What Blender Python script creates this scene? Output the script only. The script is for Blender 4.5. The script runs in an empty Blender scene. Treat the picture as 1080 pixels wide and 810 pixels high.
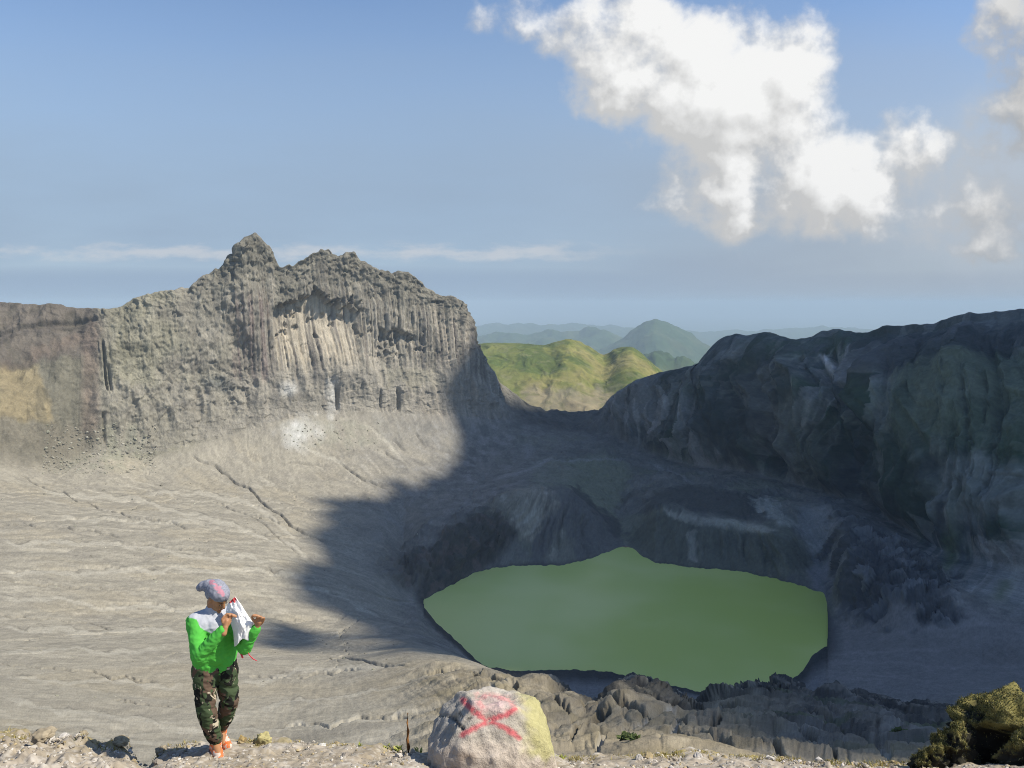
import bpy, bmesh, math, random
import numpy as np
from mathutils import Vector, Matrix, Quaternion
C = bpy.context.scene.collection
R = math.radians
F32 = np.float32

# ------------------------------------------------------------------ camera
PITCH = math.atan(85 / 831.0)
SP, CP = math.sin(PITCH), math.cos(PITCH)
FPX = 831.0
cam = bpy.data.cameras.new('camera'); cam.sensor_width = 36; cam.lens = 36 * FPX / 1080
cam.clip_start = 0.1; cam.clip_end = 120000
co = bpy.data.objects.new('camera', cam); C.objects.link(co)
co.location = (0, 0, 0); co.rotation_euler = (R(90) - PITCH, 0, 0)
bpy.context.scene.camera = co

# ------------------------------------------------------------------ sun, exposure
SUN_EL, SUN_AZ = R(49), R(-14)           # azimuth from +x, negative = towards the camera's side
SUN_DIR = Vector((math.cos(SUN_EL) * math.cos(SUN_AZ), math.cos(SUN_EL) * math.sin(SUN_AZ), math.sin(SUN_EL)))
sl = bpy.data.lights.new('sun', 'SUN'); sl.energy = 5.0; sl.angle = R(0.53); sl.color = (1.0, 0.94, 0.80)
so = bpy.data.objects.new('sun', sl); C.objects.link(so); so.rotation_euler = SUN_DIR.to_track_quat('Z', 'Y').to_euler()
so.location = SUN_DIR * 3000
sc = bpy.context.scene
sc.view_settings.view_transform = 'Standard'; sc.view_settings.look = 'None'
sc.view_settings.exposure = 0.27; sc.view_settings.gamma = 1; sc.view_settings.use_curve_mapping = False
sc.render.engine = 'CYCLES'
sc.cycles.max_bounces = 4; sc.cycles.diffuse_bounces = 2; sc.cycles.volume_bounces = 1
sc.cycles.filter_width = 1.0
sc.cycles.use_denoising = True
sc.cycles.denoising_input_passes = 'RGB_ALBEDO_NORMAL'; sc.cycles.denoising_prefilter = 'NONE'; sc.cycles.use_adaptive_sampling = False
try: sc.cycles.denoiser = 'OPENIMAGEDENOISE'
except Exception: pass

# ------------------------------------------------------------------ node helpers
class NT:
    def __init__(s, tree): s.t = tree; s.n = tree.nodes; s.l = tree.links
    def node(s, typ, **kw):
        n = s.n.new(typ)
        for k, v in kw.items(): setattr(n, k, v)
        return n
    def put(s, sock, v):
        if isinstance(v, bpy.types.NodeSocket): s.l.new(v, sock)
        else: sock.default_value = v
    def math(s, op, a, b=0.0, c=0.0, clamp=False):
        n = s.node('ShaderNodeMath', operation=op, use_clamp=clamp)
        s.put(n.inputs[0], a); s.put(n.inputs[1], b); s.put(n.inputs[2], c)
        return n.outputs[0]
    def mix(s, f, a, b, mode='MIX'):
        n = s.node('ShaderNodeMix', data_type='RGBA', blend_type=mode)
        s.put(n.inputs[0], f); s.put(n.inputs[6], a); s.put(n.inputs[7], b)
        return n.outputs[2]
    def sstep(s, x, a, b):
        n = s.node('ShaderNodeMapRange', interpolation_type='SMOOTHSTEP')
        s.put(n.inputs[0], x); s.put(n.inputs[1], a); s.put(n.inputs[2], b)
        return n.outputs[0]
    def comb(s, x, y, z):
        n = s.node('ShaderNodeCombineXYZ')
        s.put(n.inputs[0], x); s.put(n.inputs[1], y); s.put(n.inputs[2], z)
        return n.outputs[0]
    def noise(s, vec, scale, detail=4, rough=0.55, dim='3D', dist=0.0):
        n = s.node('ShaderNodeTexNoise', noise_dimensions=dim)
        if vec is not None: s.put(n.inputs['Vector'], vec)
        n.inputs['Scale'].default_value = scale; n.inputs['Detail'].default_value = detail
        n.inputs['Roughness'].default_value = rough; n.inputs['Distortion'].default_value = dist
        return n.outputs[0]
def rgba(c): return (c[0], c[1], c[2], 1.0)

# ------------------------------------------------------------------ world: Nishita sky with cumulus
W = bpy.data.worlds.new('World'); sc.world = W; W.use_nodes = True
w = NT(W.node_tree); w.n.clear()
sky = w.node('ShaderNodeTexSky', sky_type='NISHITA'); sky.sun_disc = False
sky.sun_elevation = SUN_EL; sky.sun_rotation = R(90) - SUN_AZ
sky.altitude = 1500; sky.air_density = 1.0; sky.dust_density = 0.5; sky.ozone_density = 2.0
tc = w.node('ShaderNodeTexCoord')
sep = w.node('ShaderNodeSeparateXYZ'); w.put(sep.inputs[0], tc.outputs['Generated'])
dy = w.math('MAXIMUM', sep.outputs[1], 0.05)
cu = w.math('DIVIDE', sep.outputs[0], dy)
cv = w.math('DIVIDE', sep.outputs[2], dy)
def px2uv(px, py):                     # a direction of the photograph as tangents (east, up)
    cz = -(py - 405) / FPX; d = CP + cz * SP
    return (px - 540) / FPX / d, (-SP + cz * CP) / d
wvec = w.comb(cu, cv, 0.37)
wn = w.noise(wvec, 9.0, 5, 0.55)
wn2 = w.noise(w.comb(cu, cv, 3.1), 20.0, 5, 0.5)
warpu = w.math('MULTIPLY_ADD', w.math('SUBTRACT', wn, 0.5), 0.09, cu)
warpv = w.math('MULTIPLY_ADD', w.math('SUBTRACT', wn2, 0.5), 0.06, cv)
# (px, py, rx, ry, weight) - the puffs of the big cumulus, the bank at the right
PUFFS = [(550, 22, 70, 36, .95), (640, 16, 85, 36, .85), (690, 70, 85, 50, .95), (650, 95, 55, 36, .9), (760, 75, 85, 62, 1.1), (840, 75, 60, 52, 1.0),
         (725, 120, 65, 45, .95), (800, 165, 80, 60, 1.0), (745, 212, 66, 40, 1.0), (810, 215, 50, 34, .8), (875, 215, 56, 40, 1.15),
         (940, 175, 72, 60, 1.15), (985, 150, 30, 26, .6), (880, 170, 40, 40, .6), (1060, 20, 52, 50, 1.0), (1075, 110, 36, 50, .5), (1040, 205, 50, 60, .6), (1005, 255, 64, 28, .6), (1070, 255, 50, 30, .6), (1150, 130, 70, 110, .9)]
def cloud_field(du, dv):
    acc = None
    uu = w.math('ADD', warpu, du); vv = w.math('ADD', warpv, dv)
    for (px, py, rx, ry, wt) in PUFFS:
        u0, v0 = px2uv(px, py)
        a = w.math('MULTIPLY', w.math('SUBTRACT', uu, u0), FPX / rx)
        b = w.math('MULTIPLY', w.math('SUBTRACT', vv, v0), FPX / ry)
        r2 = w.math('ADD', w.math('MULTIPLY', a, a), w.math('MULTIPLY', b, b))
        g = w.math('MULTIPLY', w.math('POWER', 2.718, w.math('MULTIPLY', r2, -1.0)), wt)
        acc = g if acc is None else w.math('ADD', acc, g)
    return acc
f0 = cloud_field(0, 0); f1 = cloud_field(0.02, 0.03)
det = w.noise(w.comb(cu, cv, 7.7), 10.0, 10, 0.56)
det1 = w.noise(w.comb(w.math('ADD', cu, 0.012), w.math('ADD', cv, 0.016), 7.7), 10.0, 5, 0.48)
fc = w.math('SUBTRACT', 1.0, w.math('POWER', 2.718, w.math('MULTIPLY', f0, -1.15)))
dens = w.math('ADD', w.math('MULTIPLY', fc, 1.3), w.math('MULTIPLY', w.math('SUBTRACT', det, 0.5), 2.0))
alpha = w.sstep(dens, 0.60, 1.10)
lit = w.math('ADD', w.math('MULTIPLY', w.math('SUBTRACT', f0, f1), 0.35), w.math('MULTIPLY', w.math('SUBTRACT', w.noise(w.comb(cu, cv, 7.7), 10.0, 5, 0.48), det1), 1.6))
thick = w.sstep(dens, 0.6, 1.3)
bright = w.math('ADD', w.math('MULTIPLY_ADD', lit, 0.85, 0.50), w.math('ADD', w.math('MULTIPLY', thick, 0.24), w.math('MULTIPLY', w.math('SUBTRACT', det, 0.5), 0.35)), clamp=False)
bright = w.math('MINIMUM', w.math('MAXIMUM', bright, 0.54), 0.84)
# greyer towards the east, where the bank stands against the light
east = w.sstep(cu, 0.50, 0.64)
bright = w.math('MULTIPLY', bright, w.math('MULTIPLY_ADD', east, -0.28, 1.0))
cloudcol = w.mix(thick, (0.98, 0.98, 0.98, 1), (1, 1, 0.99, 1))
cc = w.node('ShaderNodeVectorMath', operation='SCALE'); w.put(cc.inputs[0], cloudcol); w.put(cc.inputs['Scale'], w.math('MULTIPLY', bright, 0.92))
# the thin row of far fair-weather clouds low over the horizon
vb = px2uv(540, 266)[1]
band = w.math('SUBTRACT', 1.0, w.math('ABSOLUTE', w.math('MULTIPLY', w.math('SUBTRACT', cv, vb), FPX / 15)), clamp=True)
bn = w.noise(w.comb(w.math('MULTIPLY', cu, 1.0), w.math('MULTIPLY', cv, 3.2), 1.0), 13.0, 6, 0.6)
ba = w.math('MULTIPLY', w.math('MULTIPLY', w.sstep(w.math('MULTIPLY_ADD', band, 0.22, bn), 0.56, 0.82), w.sstep(band, 0, .6)), 0.55)
ba = w.math('MULTIPLY', ba, w.sstep(cu, 0.22, 0.0))
# veil of thin high haze in the lower sky
skyv = w.node('ShaderNodeVectorMath', operation='SCALE'); w.put(skyv.inputs[0], sky.outputs[0]); skyv.inputs['Scale'].default_value = 0.137
veil_n = w.noise(w.comb(w.math('MULTIPLY', cu, 0.5), w.math('MULTIPLY', cv, 2.0), 5.0), 4.0, 4, 0.5)
veil = w.math('ADD', w.math('MULTIPLY', w.sstep(cv, 0.42, 0.12), 0.9), w.math('MULTIPLY', w.math('SUBTRACT', veil_n, 0.5), 0.5), clamp=True)
veil = w.math('MAXIMUM', veil, w.sstep(cv, 0.11, 0.03))
veilc = w.mix(w.sstep(cu, -0.1, 0.55), (0.265, 0.35, 0.465, 1), (0.33, 0.38, 0.445, 1))
base = w.mix(veil, skyv.outputs[0], veilc)
base = w.mix(ba, base, (0.58, 0.57, 0.57, 1))
u0, v0 = px2uv(1050, 205)
ba_ = w.math('MULTIPLY', w.math('SUBTRACT', warpu, u0), FPX / 120); bb_ = w.math('MULTIPLY', w.math('SUBTRACT', warpv, v0), FPX / 95)
bank = w.math('POWER', 2.718, w.math('MULTIPLY', w.math('ADD', w.math('MULTIPLY', ba_, ba_), w.math('MULTIPLY', bb_, bb_)), -1.0))
bank = w.math('MULTIPLY', w.sstep(w.math('ADD', bank, w.math('MULTIPLY', w.math('SUBTRACT', det, 0.5), 0.7)), 0.1, 0.9), 0.7)
base = w.mix(bank, base, (0.43, 0.47, 0.52, 1))
final = w.mix(alpha, base, cc.outputs[0])
front = w.sstep(sep.outputs[1], 0.08, 0.2)
final = w.mix(front, skyv.outputs[0], final)
bg = w.node('ShaderNodeBackground'); w.put(bg.inputs[0], final); bg.inputs[1].default_value = 1.0
wo = w.node('ShaderNodeOutputWorld'); w.l.new(bg.outputs[0], wo.inputs[0])

# ------------------------------------------------------------------ numpy noise
_rng = np.random.RandomState(7)
_perm = np.concatenate([_rng.permutation(256)] * 3).astype(np.int32)
_g2 = np.stack([np.cos(np.arange(256) * 2.399963), np.sin(np.arange(256) * 2.399963)], 1).astype(F32)
_g3 = _rng.normal(size=(256, 3)); _g3 = (_g3 / np.linalg.norm(_g3, axis=1, keepdims=True)).astype(F32)
_h = _rng.rand(256).astype(F32)
def n2(x, y):
    x = np.asarray(x, F32); y = np.asarray(y, F32)
    xi = np.floor(x).astype(np.int32); yi = np.floor(y).astype(np.int32)
    fx = x - xi; fy = y - yi; xi &= 255; yi &= 255
    u = fx * fx * fx * (fx * (fx * 6 - 15) + 10); v = fy * fy * fy * (fy * (fy * 6 - 15) + 10)
    def g(ix, iy, dx, dy):
        h = _perm[_perm[ix] + iy]; q = _g2[h]; return q[..., 0] * dx + q[..., 1] * dy
    a = g(xi, yi, fx, fy); b = g(xi + 1, yi, fx - 1, fy); c = g(xi, yi + 1, fx, fy - 1); d = g(xi + 1, yi + 1, fx - 1, fy - 1)
    a = a + u * (b - a); c = c + u * (d - c)
    return (a + v * (c - a)) * 1.5
def fbm2(x, y, o=4, gain=0.5, lac=2.03):
    r = 0; a = 1.0
    for i in range(o):
        r = r + a * n2(x + 17.3 * i, y + 9.1 * i); x = x * lac; y = y * lac; a *= gain
    return r
def ridge2(x, y, o=4, gain=0.5, lac=2.03):
    r = 0; a = 1.0
    for i in range(o):
        r = r + a * (1 - 2 * np.abs(n2(x + 31.7 * i, y + 5.9 * i))); x = x * lac; y = y * lac; a *= gain
    return r
def n3(x, y, z):
    x = np.asarray(x, F32); y = np.asarray(y, F32); z = np.asarray(z, F32)
    xi = np.floor(x).astype(np.int32); yi = np.floor(y).astype(np.int32); zi = np.floor(z).astype(np.int32)
    fx = x - xi; fy = y - yi; fz = z - zi; xi &= 255; yi &= 255; zi &= 255
    s = lambda t: t * t * t * (t * (t * 6 - 15) + 10)
    u, v, ww = s(fx), s(fy), s(fz)
    def g(a, b, c):
        q = _g3[_perm[_perm[_perm[xi + a] + yi + b] + zi + c]]
        return q[..., 0] * (fx - a) + q[..., 1] * (fy - b) + q[..., 2] * (fz - c)
    def L(a, b, t): return a + t * (b - a)
    return L(L(L(g(0, 0, 0), g(1, 0, 0), u), L(g(0, 1, 0), g(1, 1, 0), u), v), L(L(g(0, 0, 1), g(1, 0, 1), u), L(g(0, 1, 1), g(1, 1, 1), u), v), ww) * 1.6
def fbm3(x, y, z, o=3, gain=0.5):
    r = 0; a = 1.0
    for i in range(o):
        r = r + a * n3(x + 7.1 * i, y + 3.3 * i, z + 1.7 * i); x = x * 2.03; y = y * 2.03; z = z * 2.03; a *= gain
    return r
def hsh(*k):
    h = np.zeros(np.shape(k[0]), np.int32)
    for q in k: h = _perm[h + (np.asarray(q).astype(np.int64) & 255).astype(np.int32)]
    return _h[h]
def worley2(x, y):
    """distance to the nearest cell point, F2-F1 and the cell's own random number"""
    xi = np.floor(x); yi = np.floor(y)
    b1 = np.full(np.shape(x), 9.0, F32); b2 = b1.copy(); idc = np.zeros(np.shape(x), F32)
    for i in (-1, 0, 1):
        for j in (-1, 0, 1):
            cx, cy = xi + i, yi + j
            d = np.hypot(cx + hsh(cx, cy) - x, cy + hsh(cx + 57, cy + 91) - y).astype(F32)
            r = hsh(cx + 13, cy + 29)
            m = d < b1
            b2 = np.where(m, b1, np.minimum(b2, d)); idc = np.where(m, r, idc); b1 = np.where(m, d, b1)
    return b1, b2 - b1, idc
def facets(x, y, k=1.0):
    """broken rock: every cell is a tilted facet; returns height in cell widths, gap to the next cell, cell's number"""
    xi = np.floor(x); yi = np.floor(y)
    b1 = np.full(np.shape(x), 9.0, F32); b2 = b1.copy(); idc = np.zeros(np.shape(x), F32); ht = np.zeros(np.shape(x), F32)
    for i in (-1, 0, 1):
        for j in (-1, 0, 1):
            cx, cy = xi + i, yi + j
            dx = (x - cx - hsh(cx, cy)).astype(F32); dy_ = (y - cy - hsh(cx + 57, cy + 91)).astype(F32); d = np.hypot(dx, dy_)
            r = hsh(cx + 13, cy + 29); h_ = (hsh(cx + 71, cy + 5) - .5) * dx + (hsh(cx + 3, cy + 83) - .5) * dy_
            m = d < b1
            b2 = np.where(m, b1, np.minimum(b2, d)); idc = np.where(m, r, idc); ht = np.where(m, h_, ht); b1 = np.where(m, d, b1)
    return k * (1.6 * ht + .55 * (idc - .5)), b2 - b1, idc
def ss(x, a, b):
    t = np.clip((x - a) / (b - a), 0, 1); return t * t * (3 - 2 * t)
def bumpw(x, a, b, c, d): return ss(x, a, b) * (1 - ss(x, c, d))
def curve(pts, x): 
    p = np.array(pts, float); return np.interp(x, p[:, 0], p[:, 1])
def gsm(a, sig, axis=-1):
    if sig <= 0: return a
    n = int(sig * 3) + 1; k = np.exp(-0.5 * (np.arange(-n, n + 1) / sig) ** 2); k /= k.sum()
    a = np.moveaxis(a, axis, -1)
    p = np.concatenate([np.repeat(a[..., :1], n, -1), a, np.repeat(a[..., -1:], n, -1)], -1)
    out = np.zeros_like(a)
    for i, kk in enumerate(k): out = out + kk * p[..., i:i + a.shape[-1]]
    return np.moveaxis(out, -1, axis)
def slope(py):
    cz = -(np.asarray(py, float) - 405) / FPX; return (-SP + cz * CP) / (CP + cz * SP)
def unproj(px, s, D):
    """point on image column px whose rise over run is s, at depth D"""
    cz = (s * CP + SP) / (CP - s * SP)
    return (px - 540) / FPX * D / (CP + cz * SP)
def at(px, py, D):
    s = float(slope(py)); return Vector((float(unproj(px, s, D)), D, s * D))

# ------------------------------------------------------------------ mesh / object helpers
def tag(o, label=None, cat=None, group=None, kind=None):
    if label: o['label'] = label
    if cat: o['category'] = cat
    if group: o['group'] = group
    if kind: o['kind'] = kind
    return o
def link(o, parent=None):
    C.objects.link(o)
    if parent is not None: o.parent = parent
    return o
def npmesh(name, V, Q, mat, col=None, smooth=True):
    """mesh from arrays of vertices and quads or triangles, with an optional colour per vertex"""
    me = bpy.data.meshes.new(name); V = np.ascontiguousarray(V, F32); Q = np.ascontiguousarray(Q, np.int32)
    k = Q.shape[1]
    me.vertices.add(len(V)); me.vertices.foreach_set('co', V.ravel())
    me.loops.add(Q.size); me.loops.foreach_set('vertex_index', Q.ravel())
    me.polygons.add(len(Q)); me.polygons.foreach_set('loop_start', np.arange(0, Q.size, k, dtype=np.int32))
    me.polygons.foreach_set('use_smooth', np.full(len(Q), smooth))
    me.update(calc_edges=True)
    if col is not None:
        a = me.color_attributes.new('Col', 'FLOAT_COLOR', 'POINT')
        c4 = np.ones((len(V), 4), F32); c4[:, :3] = col; a.data.foreach_set('color', c4.ravel())
    if mat: me.materials.append(mat)
    return me
def grid_quads(n, m):
    i = np.arange(n * m, dtype=np.int32).reshape(n, m)
    return np.stack([i[:-1, :-1], i[:-1, 1:], i[1:, 1:], i[1:, :-1]], -1).reshape(-1, 4)
def material(name, rough=0.9, spec=0.2):
    m = bpy.data.materials.new(name); m.use_nodes = True
    t = NT(m.node_tree); b = t.n['Principled BSDF']
    b.inputs['Roughness'].default_value = rough; b.inputs['Specular IOR Level'].default_value = spec
    return m, t, b
def rock_mat(name, scale, var=0.35, bump=0.5, dist=1.0, rough=0.95, detail=8, stretch=(1, 1, 1)):
    """colour from the surface's own colour attribute, broken up by fine noise; relief from a bump"""
    m, t, b = material(name, rough, 0.08)
    at_ = t.node('ShaderNodeAttribute', attribute_name='Col')
    tcn = t.node('ShaderNodeTexCoord')
    mp = t.node('ShaderNodeMapping'); t.put(mp.inputs[0], tcn.outputs['Object']); mp.inputs['Scale'].default_value = stretch
    n1 = t.noise(mp.outputs[0], scale, detail, 0.65)
    n2_ = t.noise(mp.outputs[0], scale * 0.21, 5, 0.6)
    k = t.math('ADD', t.math('MULTIPLY', t.math('SUBTRACT', n1, 0.5), var * 2), t.math('MULTIPLY', t.math('SUBTRACT', n2_, 0.5), var * 1.2))
    v = t.node('ShaderNodeVectorMath', operation='SCALE'); t.put(v.inputs[0], at_.outputs['Color']); t.put(v.inputs['Scale'], t.math('ADD', k, 1.0))
    t.put(b.inputs['Base Color'], v.outputs[0])
    bp = t.node('ShaderNodeBump'); bp.inputs['Strength'].default_value = bump; bp.inputs['Distance'].default_value = dist
    t.put(bp.inputs['Height'], n1); t.put(b.inputs['Normal'], bp.outputs[0])
    return m

# ------------------------------------------------------------------ the crater: depth profiles, one per bearing
LAKE_Z = -240.0
STEP = 0.85
PX = np.arange(-270, 1350, STEP)
NEAR_SH = [(447, 635), (460, 652), (480, 670), (500, 690), (510, 699), (540, 702), (600, 700), (640, 702), (680, 712), (720, 722), (760, 732), (800, 728), (830, 715), (848, 700), (857, 682), (873, 672)]
FAR_SH = [(447, 634), (470, 622), (500, 605), (520, 600), (560, 598), (590, 599), (620, 592), (640, 585), (655, 579), (668, 580), (676, 588), (690, 595), (730, 600), (780, 604), (820, 612), (850, 622), (870, 630), (873, 650)]
SKY = [(-300, 318), (-120, 322), (0, 320), (60, 323), (104, 326), (115, 326), (130, 321), (140, 315), (160, 308), (185, 306), (200, 304), (205, 295), (218, 287), (235, 281), (240, 270), (246, 266), (250, 257), (258, 251), (262, 249), (268, 246.5), (272, 249), (280, 256), (286, 263), (290, 272), (295, 280), (303, 281), (309, 280), (314, 275), (322, 269), (333, 268), (338, 262), (346, 263), (350, 268), (358, 270), (364, 265), (374, 266), (381, 273), (392, 281), (408, 287), (422, 286), (434, 290), (445, 298), (452, 306), (466, 313), (475, 315), (487, 322), (492, 333), (497, 345), (500, 360), (512, 377), (520, 391), (528, 404), (545, 416), (560, 427), (575, 433), (600, 435), (632, 432), (640, 424), (655, 413), (675, 402), (700, 393), (730, 386), (746, 379), (749, 367), (757, 360), (768, 354), (777, 352), (786, 354), (800, 350), (812, 350), (825, 356), (835, 358), (850, 357), (865, 350), (880, 347), (900, 349), (915, 350), (930, 343), (955, 341), (985, 340), (1000, 334), (1020, 329), (1045, 328), (1080, 325), (1130, 310), (1200, 300), (1380, 285)]
def node(pyc, Dc, sp=10, sd=14):
    py = gsm(curve(pyc, PX), sp / STEP); D = gsm(curve(Dc, PX), sd / STEP)
    return D, slope(py) * D
def znode(zc, Dc, sd=14):
    return gsm(curve(Dc, PX), sd / STEP), gsm(curve(zc, PX), sd / STEP)
N = []
N.append(znode([(0, -7.6)], [(0, 9)]))
N.append(node([(-270, 812), (1350, 812)], [(-270, 55), (0, 65), (300, 72), (450, 50), (760, 42), (900, 50), (1350, 60)]))
N.append(node([(-270, 760), (450, 762), (600, 770), (760, 775), (850, 778), (950, 790), (1350, 785)], [(-270, 85), (0, 100), (300, 135), (430, 120), (560, 80), (700, 75), (850, 80), (950, 90), (1350, 95)]))
N.append(node([(-270, 700), (0, 692), (350, 695), (430, 693), (480, 699), (530, 711), (545, 716), (575, 711), (598, 716), (612, 730), (632, 735), (648, 720), (680, 718), (706, 722), (724, 733), (740, 733), (756, 726), (790, 720), (820, 716), (838, 719), (860, 727), (885, 724), (915, 730), (950, 740), (1000, 744), (1080, 750), (1350, 760)],
              [(-270, 190), (0, 205), (200, 250), (350, 285), (430, 250), (500, 200), (560, 165), (640, 150), (720, 165), (830, 200), (900, 200), (1080, 215), (1350, 220)], sp=3))
Dn = [(-270, 280), (0, 295), (200, 350), (300, 405), (350, 425), (430, 420), (470, 420), (500, 430), (540, 440), (830, 440), (880, 437), (940, 425), (1080, 395), (1350, 370)]
E = node([(-270, 655), (0, 650), (200, 650), (350, 660), (430, 668), (480, 686), (500, 700), (540, 736), (700, 737), (830, 740), (880, 736), (1080, 742), (1350, 750)], Dn)
N.append((E[0], np.maximum(E[1], -236)))
inl = (PX > 447) & (PX < 873)
def shore(pts, left, right):
    sp_ = gsm(curve(pts, PX), 1.5 / STEP) + 1.3 * n2(PX / 9.0, PX * 0 + len(pts) * .37) + .7 * n2(PX / 3.7, PX * 0 + 3.1); Dl = -240.3 / slope(sp_)
    Do, zo = node(*left) if left else None, None
    D = np.where(inl, Dl, gsm(Do[0], 0)); z = np.where(inl, -240.3, Do[1])
    k = gsm(inl.astype(float), 5 / STEP); D = np.where(inl, D, gsm(D, 6 / STEP)); z = np.where(inl, z, np.maximum(gsm(z, 6 / STEP), -239.2))
    return D, z
N.append(shore(NEAR_SH, ([(-270, 600), (0, 600), (200, 602), (300, 606), (350, 613), (400, 627), (430, 634), (447, 635), (873, 672), (880, 678), (900, 682), (950, 690), (1080, 705), (1350, 720)],
                         [(-270, 355), (0, 370), (200, 450), (300, 510), (350, 535), (400, 565), (430, 600), (447, 614), (873, 542), (880, 534), (900, 519), (950, 489), (1080, 445), (1350, 405)], 5, 5), None))
N.append(shore(FAR_SH, ([(-270, 560), (0, 562), (200, 565), (300, 575), (350, 587), (400, 606), (430, 622), (447, 634), (873, 655), (880, 662), (900, 664), (950, 668), (1080, 680), (1350, 690)],
                        [(-270, 435), (0, 468), (200, 560), (300, 590), (350, 600), (400, 603), (430, 625), (447, 619), (873, 566), (880, 560), (900, 543), (950, 508), (1080, 456), (1350, 430)], 2, 2), None))
N.append(node([(-270, 540), (0, 545), (200, 545), (300, 555), (350, 562), (400, 577), (425, 598), (435, 590), (447, 580), (480, 563), (510, 546), (540, 524), (570, 517), (600, 522), (630, 546), (655, 566), (668, 560), (690, 532), (710, 534), (740, 545), (780, 554), (820, 565), (850, 585), (870, 607), (880, 612), (890, 600), (910, 590), (950, 598), (1000, 622), (1080, 645), (1350, 655)],
              [(-270, 480), (0, 540), (200, 630), (300, 650), (350, 655), (400, 650), (430, 665), (447, 675), (480, 700), (510, 740), (540, 785), (570, 805), (600, 800), (630, 790), (655, 785), (668, 785), (690, 785), (740, 758), (780, 738), (820, 692), (850, 692), (870, 668), (880, 645), (890, 605), (910, 592), (950, 572), (1000, 535), (1080, 500), (1350, 460)], sp=4, sd=6))
N.append(node([(-270, 515), (0, 522), (200, 522), (350, 510), (430, 505), (480, 500), (540, 490), (600, 485), (630, 500), (655, 518), (690, 514), (700, 513), (740, 516), (780, 522), (820, 533), (860, 527), (900, 542), (950, 572), (1000, 602), (1080, 624), (1350, 635)],
              [(-270, 515), (0, 615), (200, 715), (350, 790), (430, 835), (480, 880), (540, 930), (600, 945), (630, 900), (655, 862), (700, 848), (740, 828), (780, 798), (820, 765), (860, 755), (900, 715), (950, 645), (1000, 588), (1080, 543), (1350, 500)], sp=6))
N.append(node([(-270, 480), (0, 490), (60, 495), (110, 478), (150, 485), (200, 470), (260, 455), (300, 442), (380, 434), (450, 437), (500, 440), (540, 445), (600, 456), (640, 459), (680, 478), (720, 490), (780, 498), (850, 514), (900, 530), (950, 556), (1000, 586), (1080, 606), (1350, 616)],
              [(-270, 550), (0, 672), (60, 715), (110, 750), (150, 772), (200, 800), (260, 842), (300, 866), (380, 922), (450, 972), (500, 1010), (540, 1040), (600, 1055), (640, 1050), (680, 1000), (720, 968), (780, 900), (850, 828), (900, 768), (950, 690), (1000, 622), (1080, 572), (1350, 535)], sp=6))
N.append(node([(-270, 400), (0, 410), (60, 420), (103, 412), (112, 400), (150, 408), (200, 404), (260, 400), (300, 394), (380, 389), (450, 389), (500, 396), (530, 426), (545, 433), (600, 444), (640, 441), (680, 438), (720, 436), (750, 430), (800, 428), (850, 438), (900, 453), (940, 450), (1000, 455), (1080, 468), (1350, 470)],
              [(-270, 600), (0, 716), (60, 745), (103, 768), (112, 776), (150, 796), (200, 825), (260, 862), (300, 884), (380, 938), (450, 988), (500, 1028), (530, 1052), (545, 1075), (600, 1095), (640, 1085), (680, 1045), (720, 1005), (750, 985), (800, 925), (850, 850), (900, 800), (940, 735), (1000, 675), (1080, 615), (1350, 570)], sp=6, sd=4))
_jit = lambda u: 2.5 * n2(u / 5.0, u * 0 + 1.5) + 1.6 * n2(u / 2.3, u * 0 + 7.5)
_sx = np.arange(-300, 1381, 1.0)
SKYJ = list(zip(_sx, curve(SKY, _sx) + _jit(_sx) * bumpw(_sx, 120, 200, 485, 500) + .5 * _jit(_sx * .4)))
WT = node(SKYJ, [(-270, 720), (0, 800), (60, 806), (103, 808), (113, 806), (150, 824), (200, 852), (268, 892), (300, 908), (380, 962), (450, 1010), (490, 1045), (520, 1075), (560, 1100), (600, 1135), (640, 1125), (700, 1085), (750, 1045), (800, 990), (850, 935), (900, 895), (950, 845), (1000, 800), (1080, 742), (1350, 655)], sp=0.9, sd=4)
N.append(WT)
N.append((WT[0] + 55, WT[1] - np.interp(PX, [-270, 100, 120, 500, 560, 1350], [8, 10, 60, 60, 25, 14])))
N.append((WT[0] + 380, WT[1] - np.interp(PX, [-270, 100, 120, 500, 560, 640, 1350], [120, 160, 260, 240, 150, 160, 130])))
ND = np.array([a for a, b in N]); NZ = np.array([b for a, b in N])
for k in range(1, len(ND)): ND[k] = np.maximum(ND[k], ND[k - 1] + 3.0)
ROWS = [16, 50, 110, 110, 60, 60, 36, 84, 70, 90, 130, 150, 24, 12]
def pchip(D, Z):
    h = np.diff(D, axis=0); m = np.diff(Z, axis=0) / h
    d = np.zeros_like(Z)
    w1 = 2 * h[1:] + h[:-1]; w2 = h[1:] + 2 * h[:-1]
    good = m[1:] * m[:-1] > 0
    with np.errstate(divide='ignore', invalid='ignore'):
        hm = (w1 + w2) / (w1 / m[:-1] + w2 / m[1:])
    d[1:-1] = np.where(good, hm, 0); d[0] = m[0]; d[-1] = m[-1]
    return h, d
Hh, Dd = pchip(ND, NZ)
TT, DD, ZZ = [], [], []
for k in range(len(ND) - 1):
    n = ROWS[k]
    for i in range(n + (k == len(ND) - 2)):
        u = i / n
        h00 = 2 * u ** 3 - 3 * u ** 2 + 1; h10 = u ** 3 - 2 * u ** 2 + u; h01 = -2 * u ** 3 + 3 * u ** 2; h11 = u ** 3 - u ** 2
        z = h00 * NZ[k] + h10 * Hh[k] * Dd[k] + h01 * NZ[k + 1] + h11 * Hh[k] * Dd[k + 1]
        if k == 5: z = z - np.where(inl, 7 * math.sin(math.pi * u), 0)
        TT.append(k + u); DD.append(ND[k] + u * Hh[k]); ZZ.append(z)
T = np.repeat(np.array(TT)[:, None], len(PX), 1).astype(F32)
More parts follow.
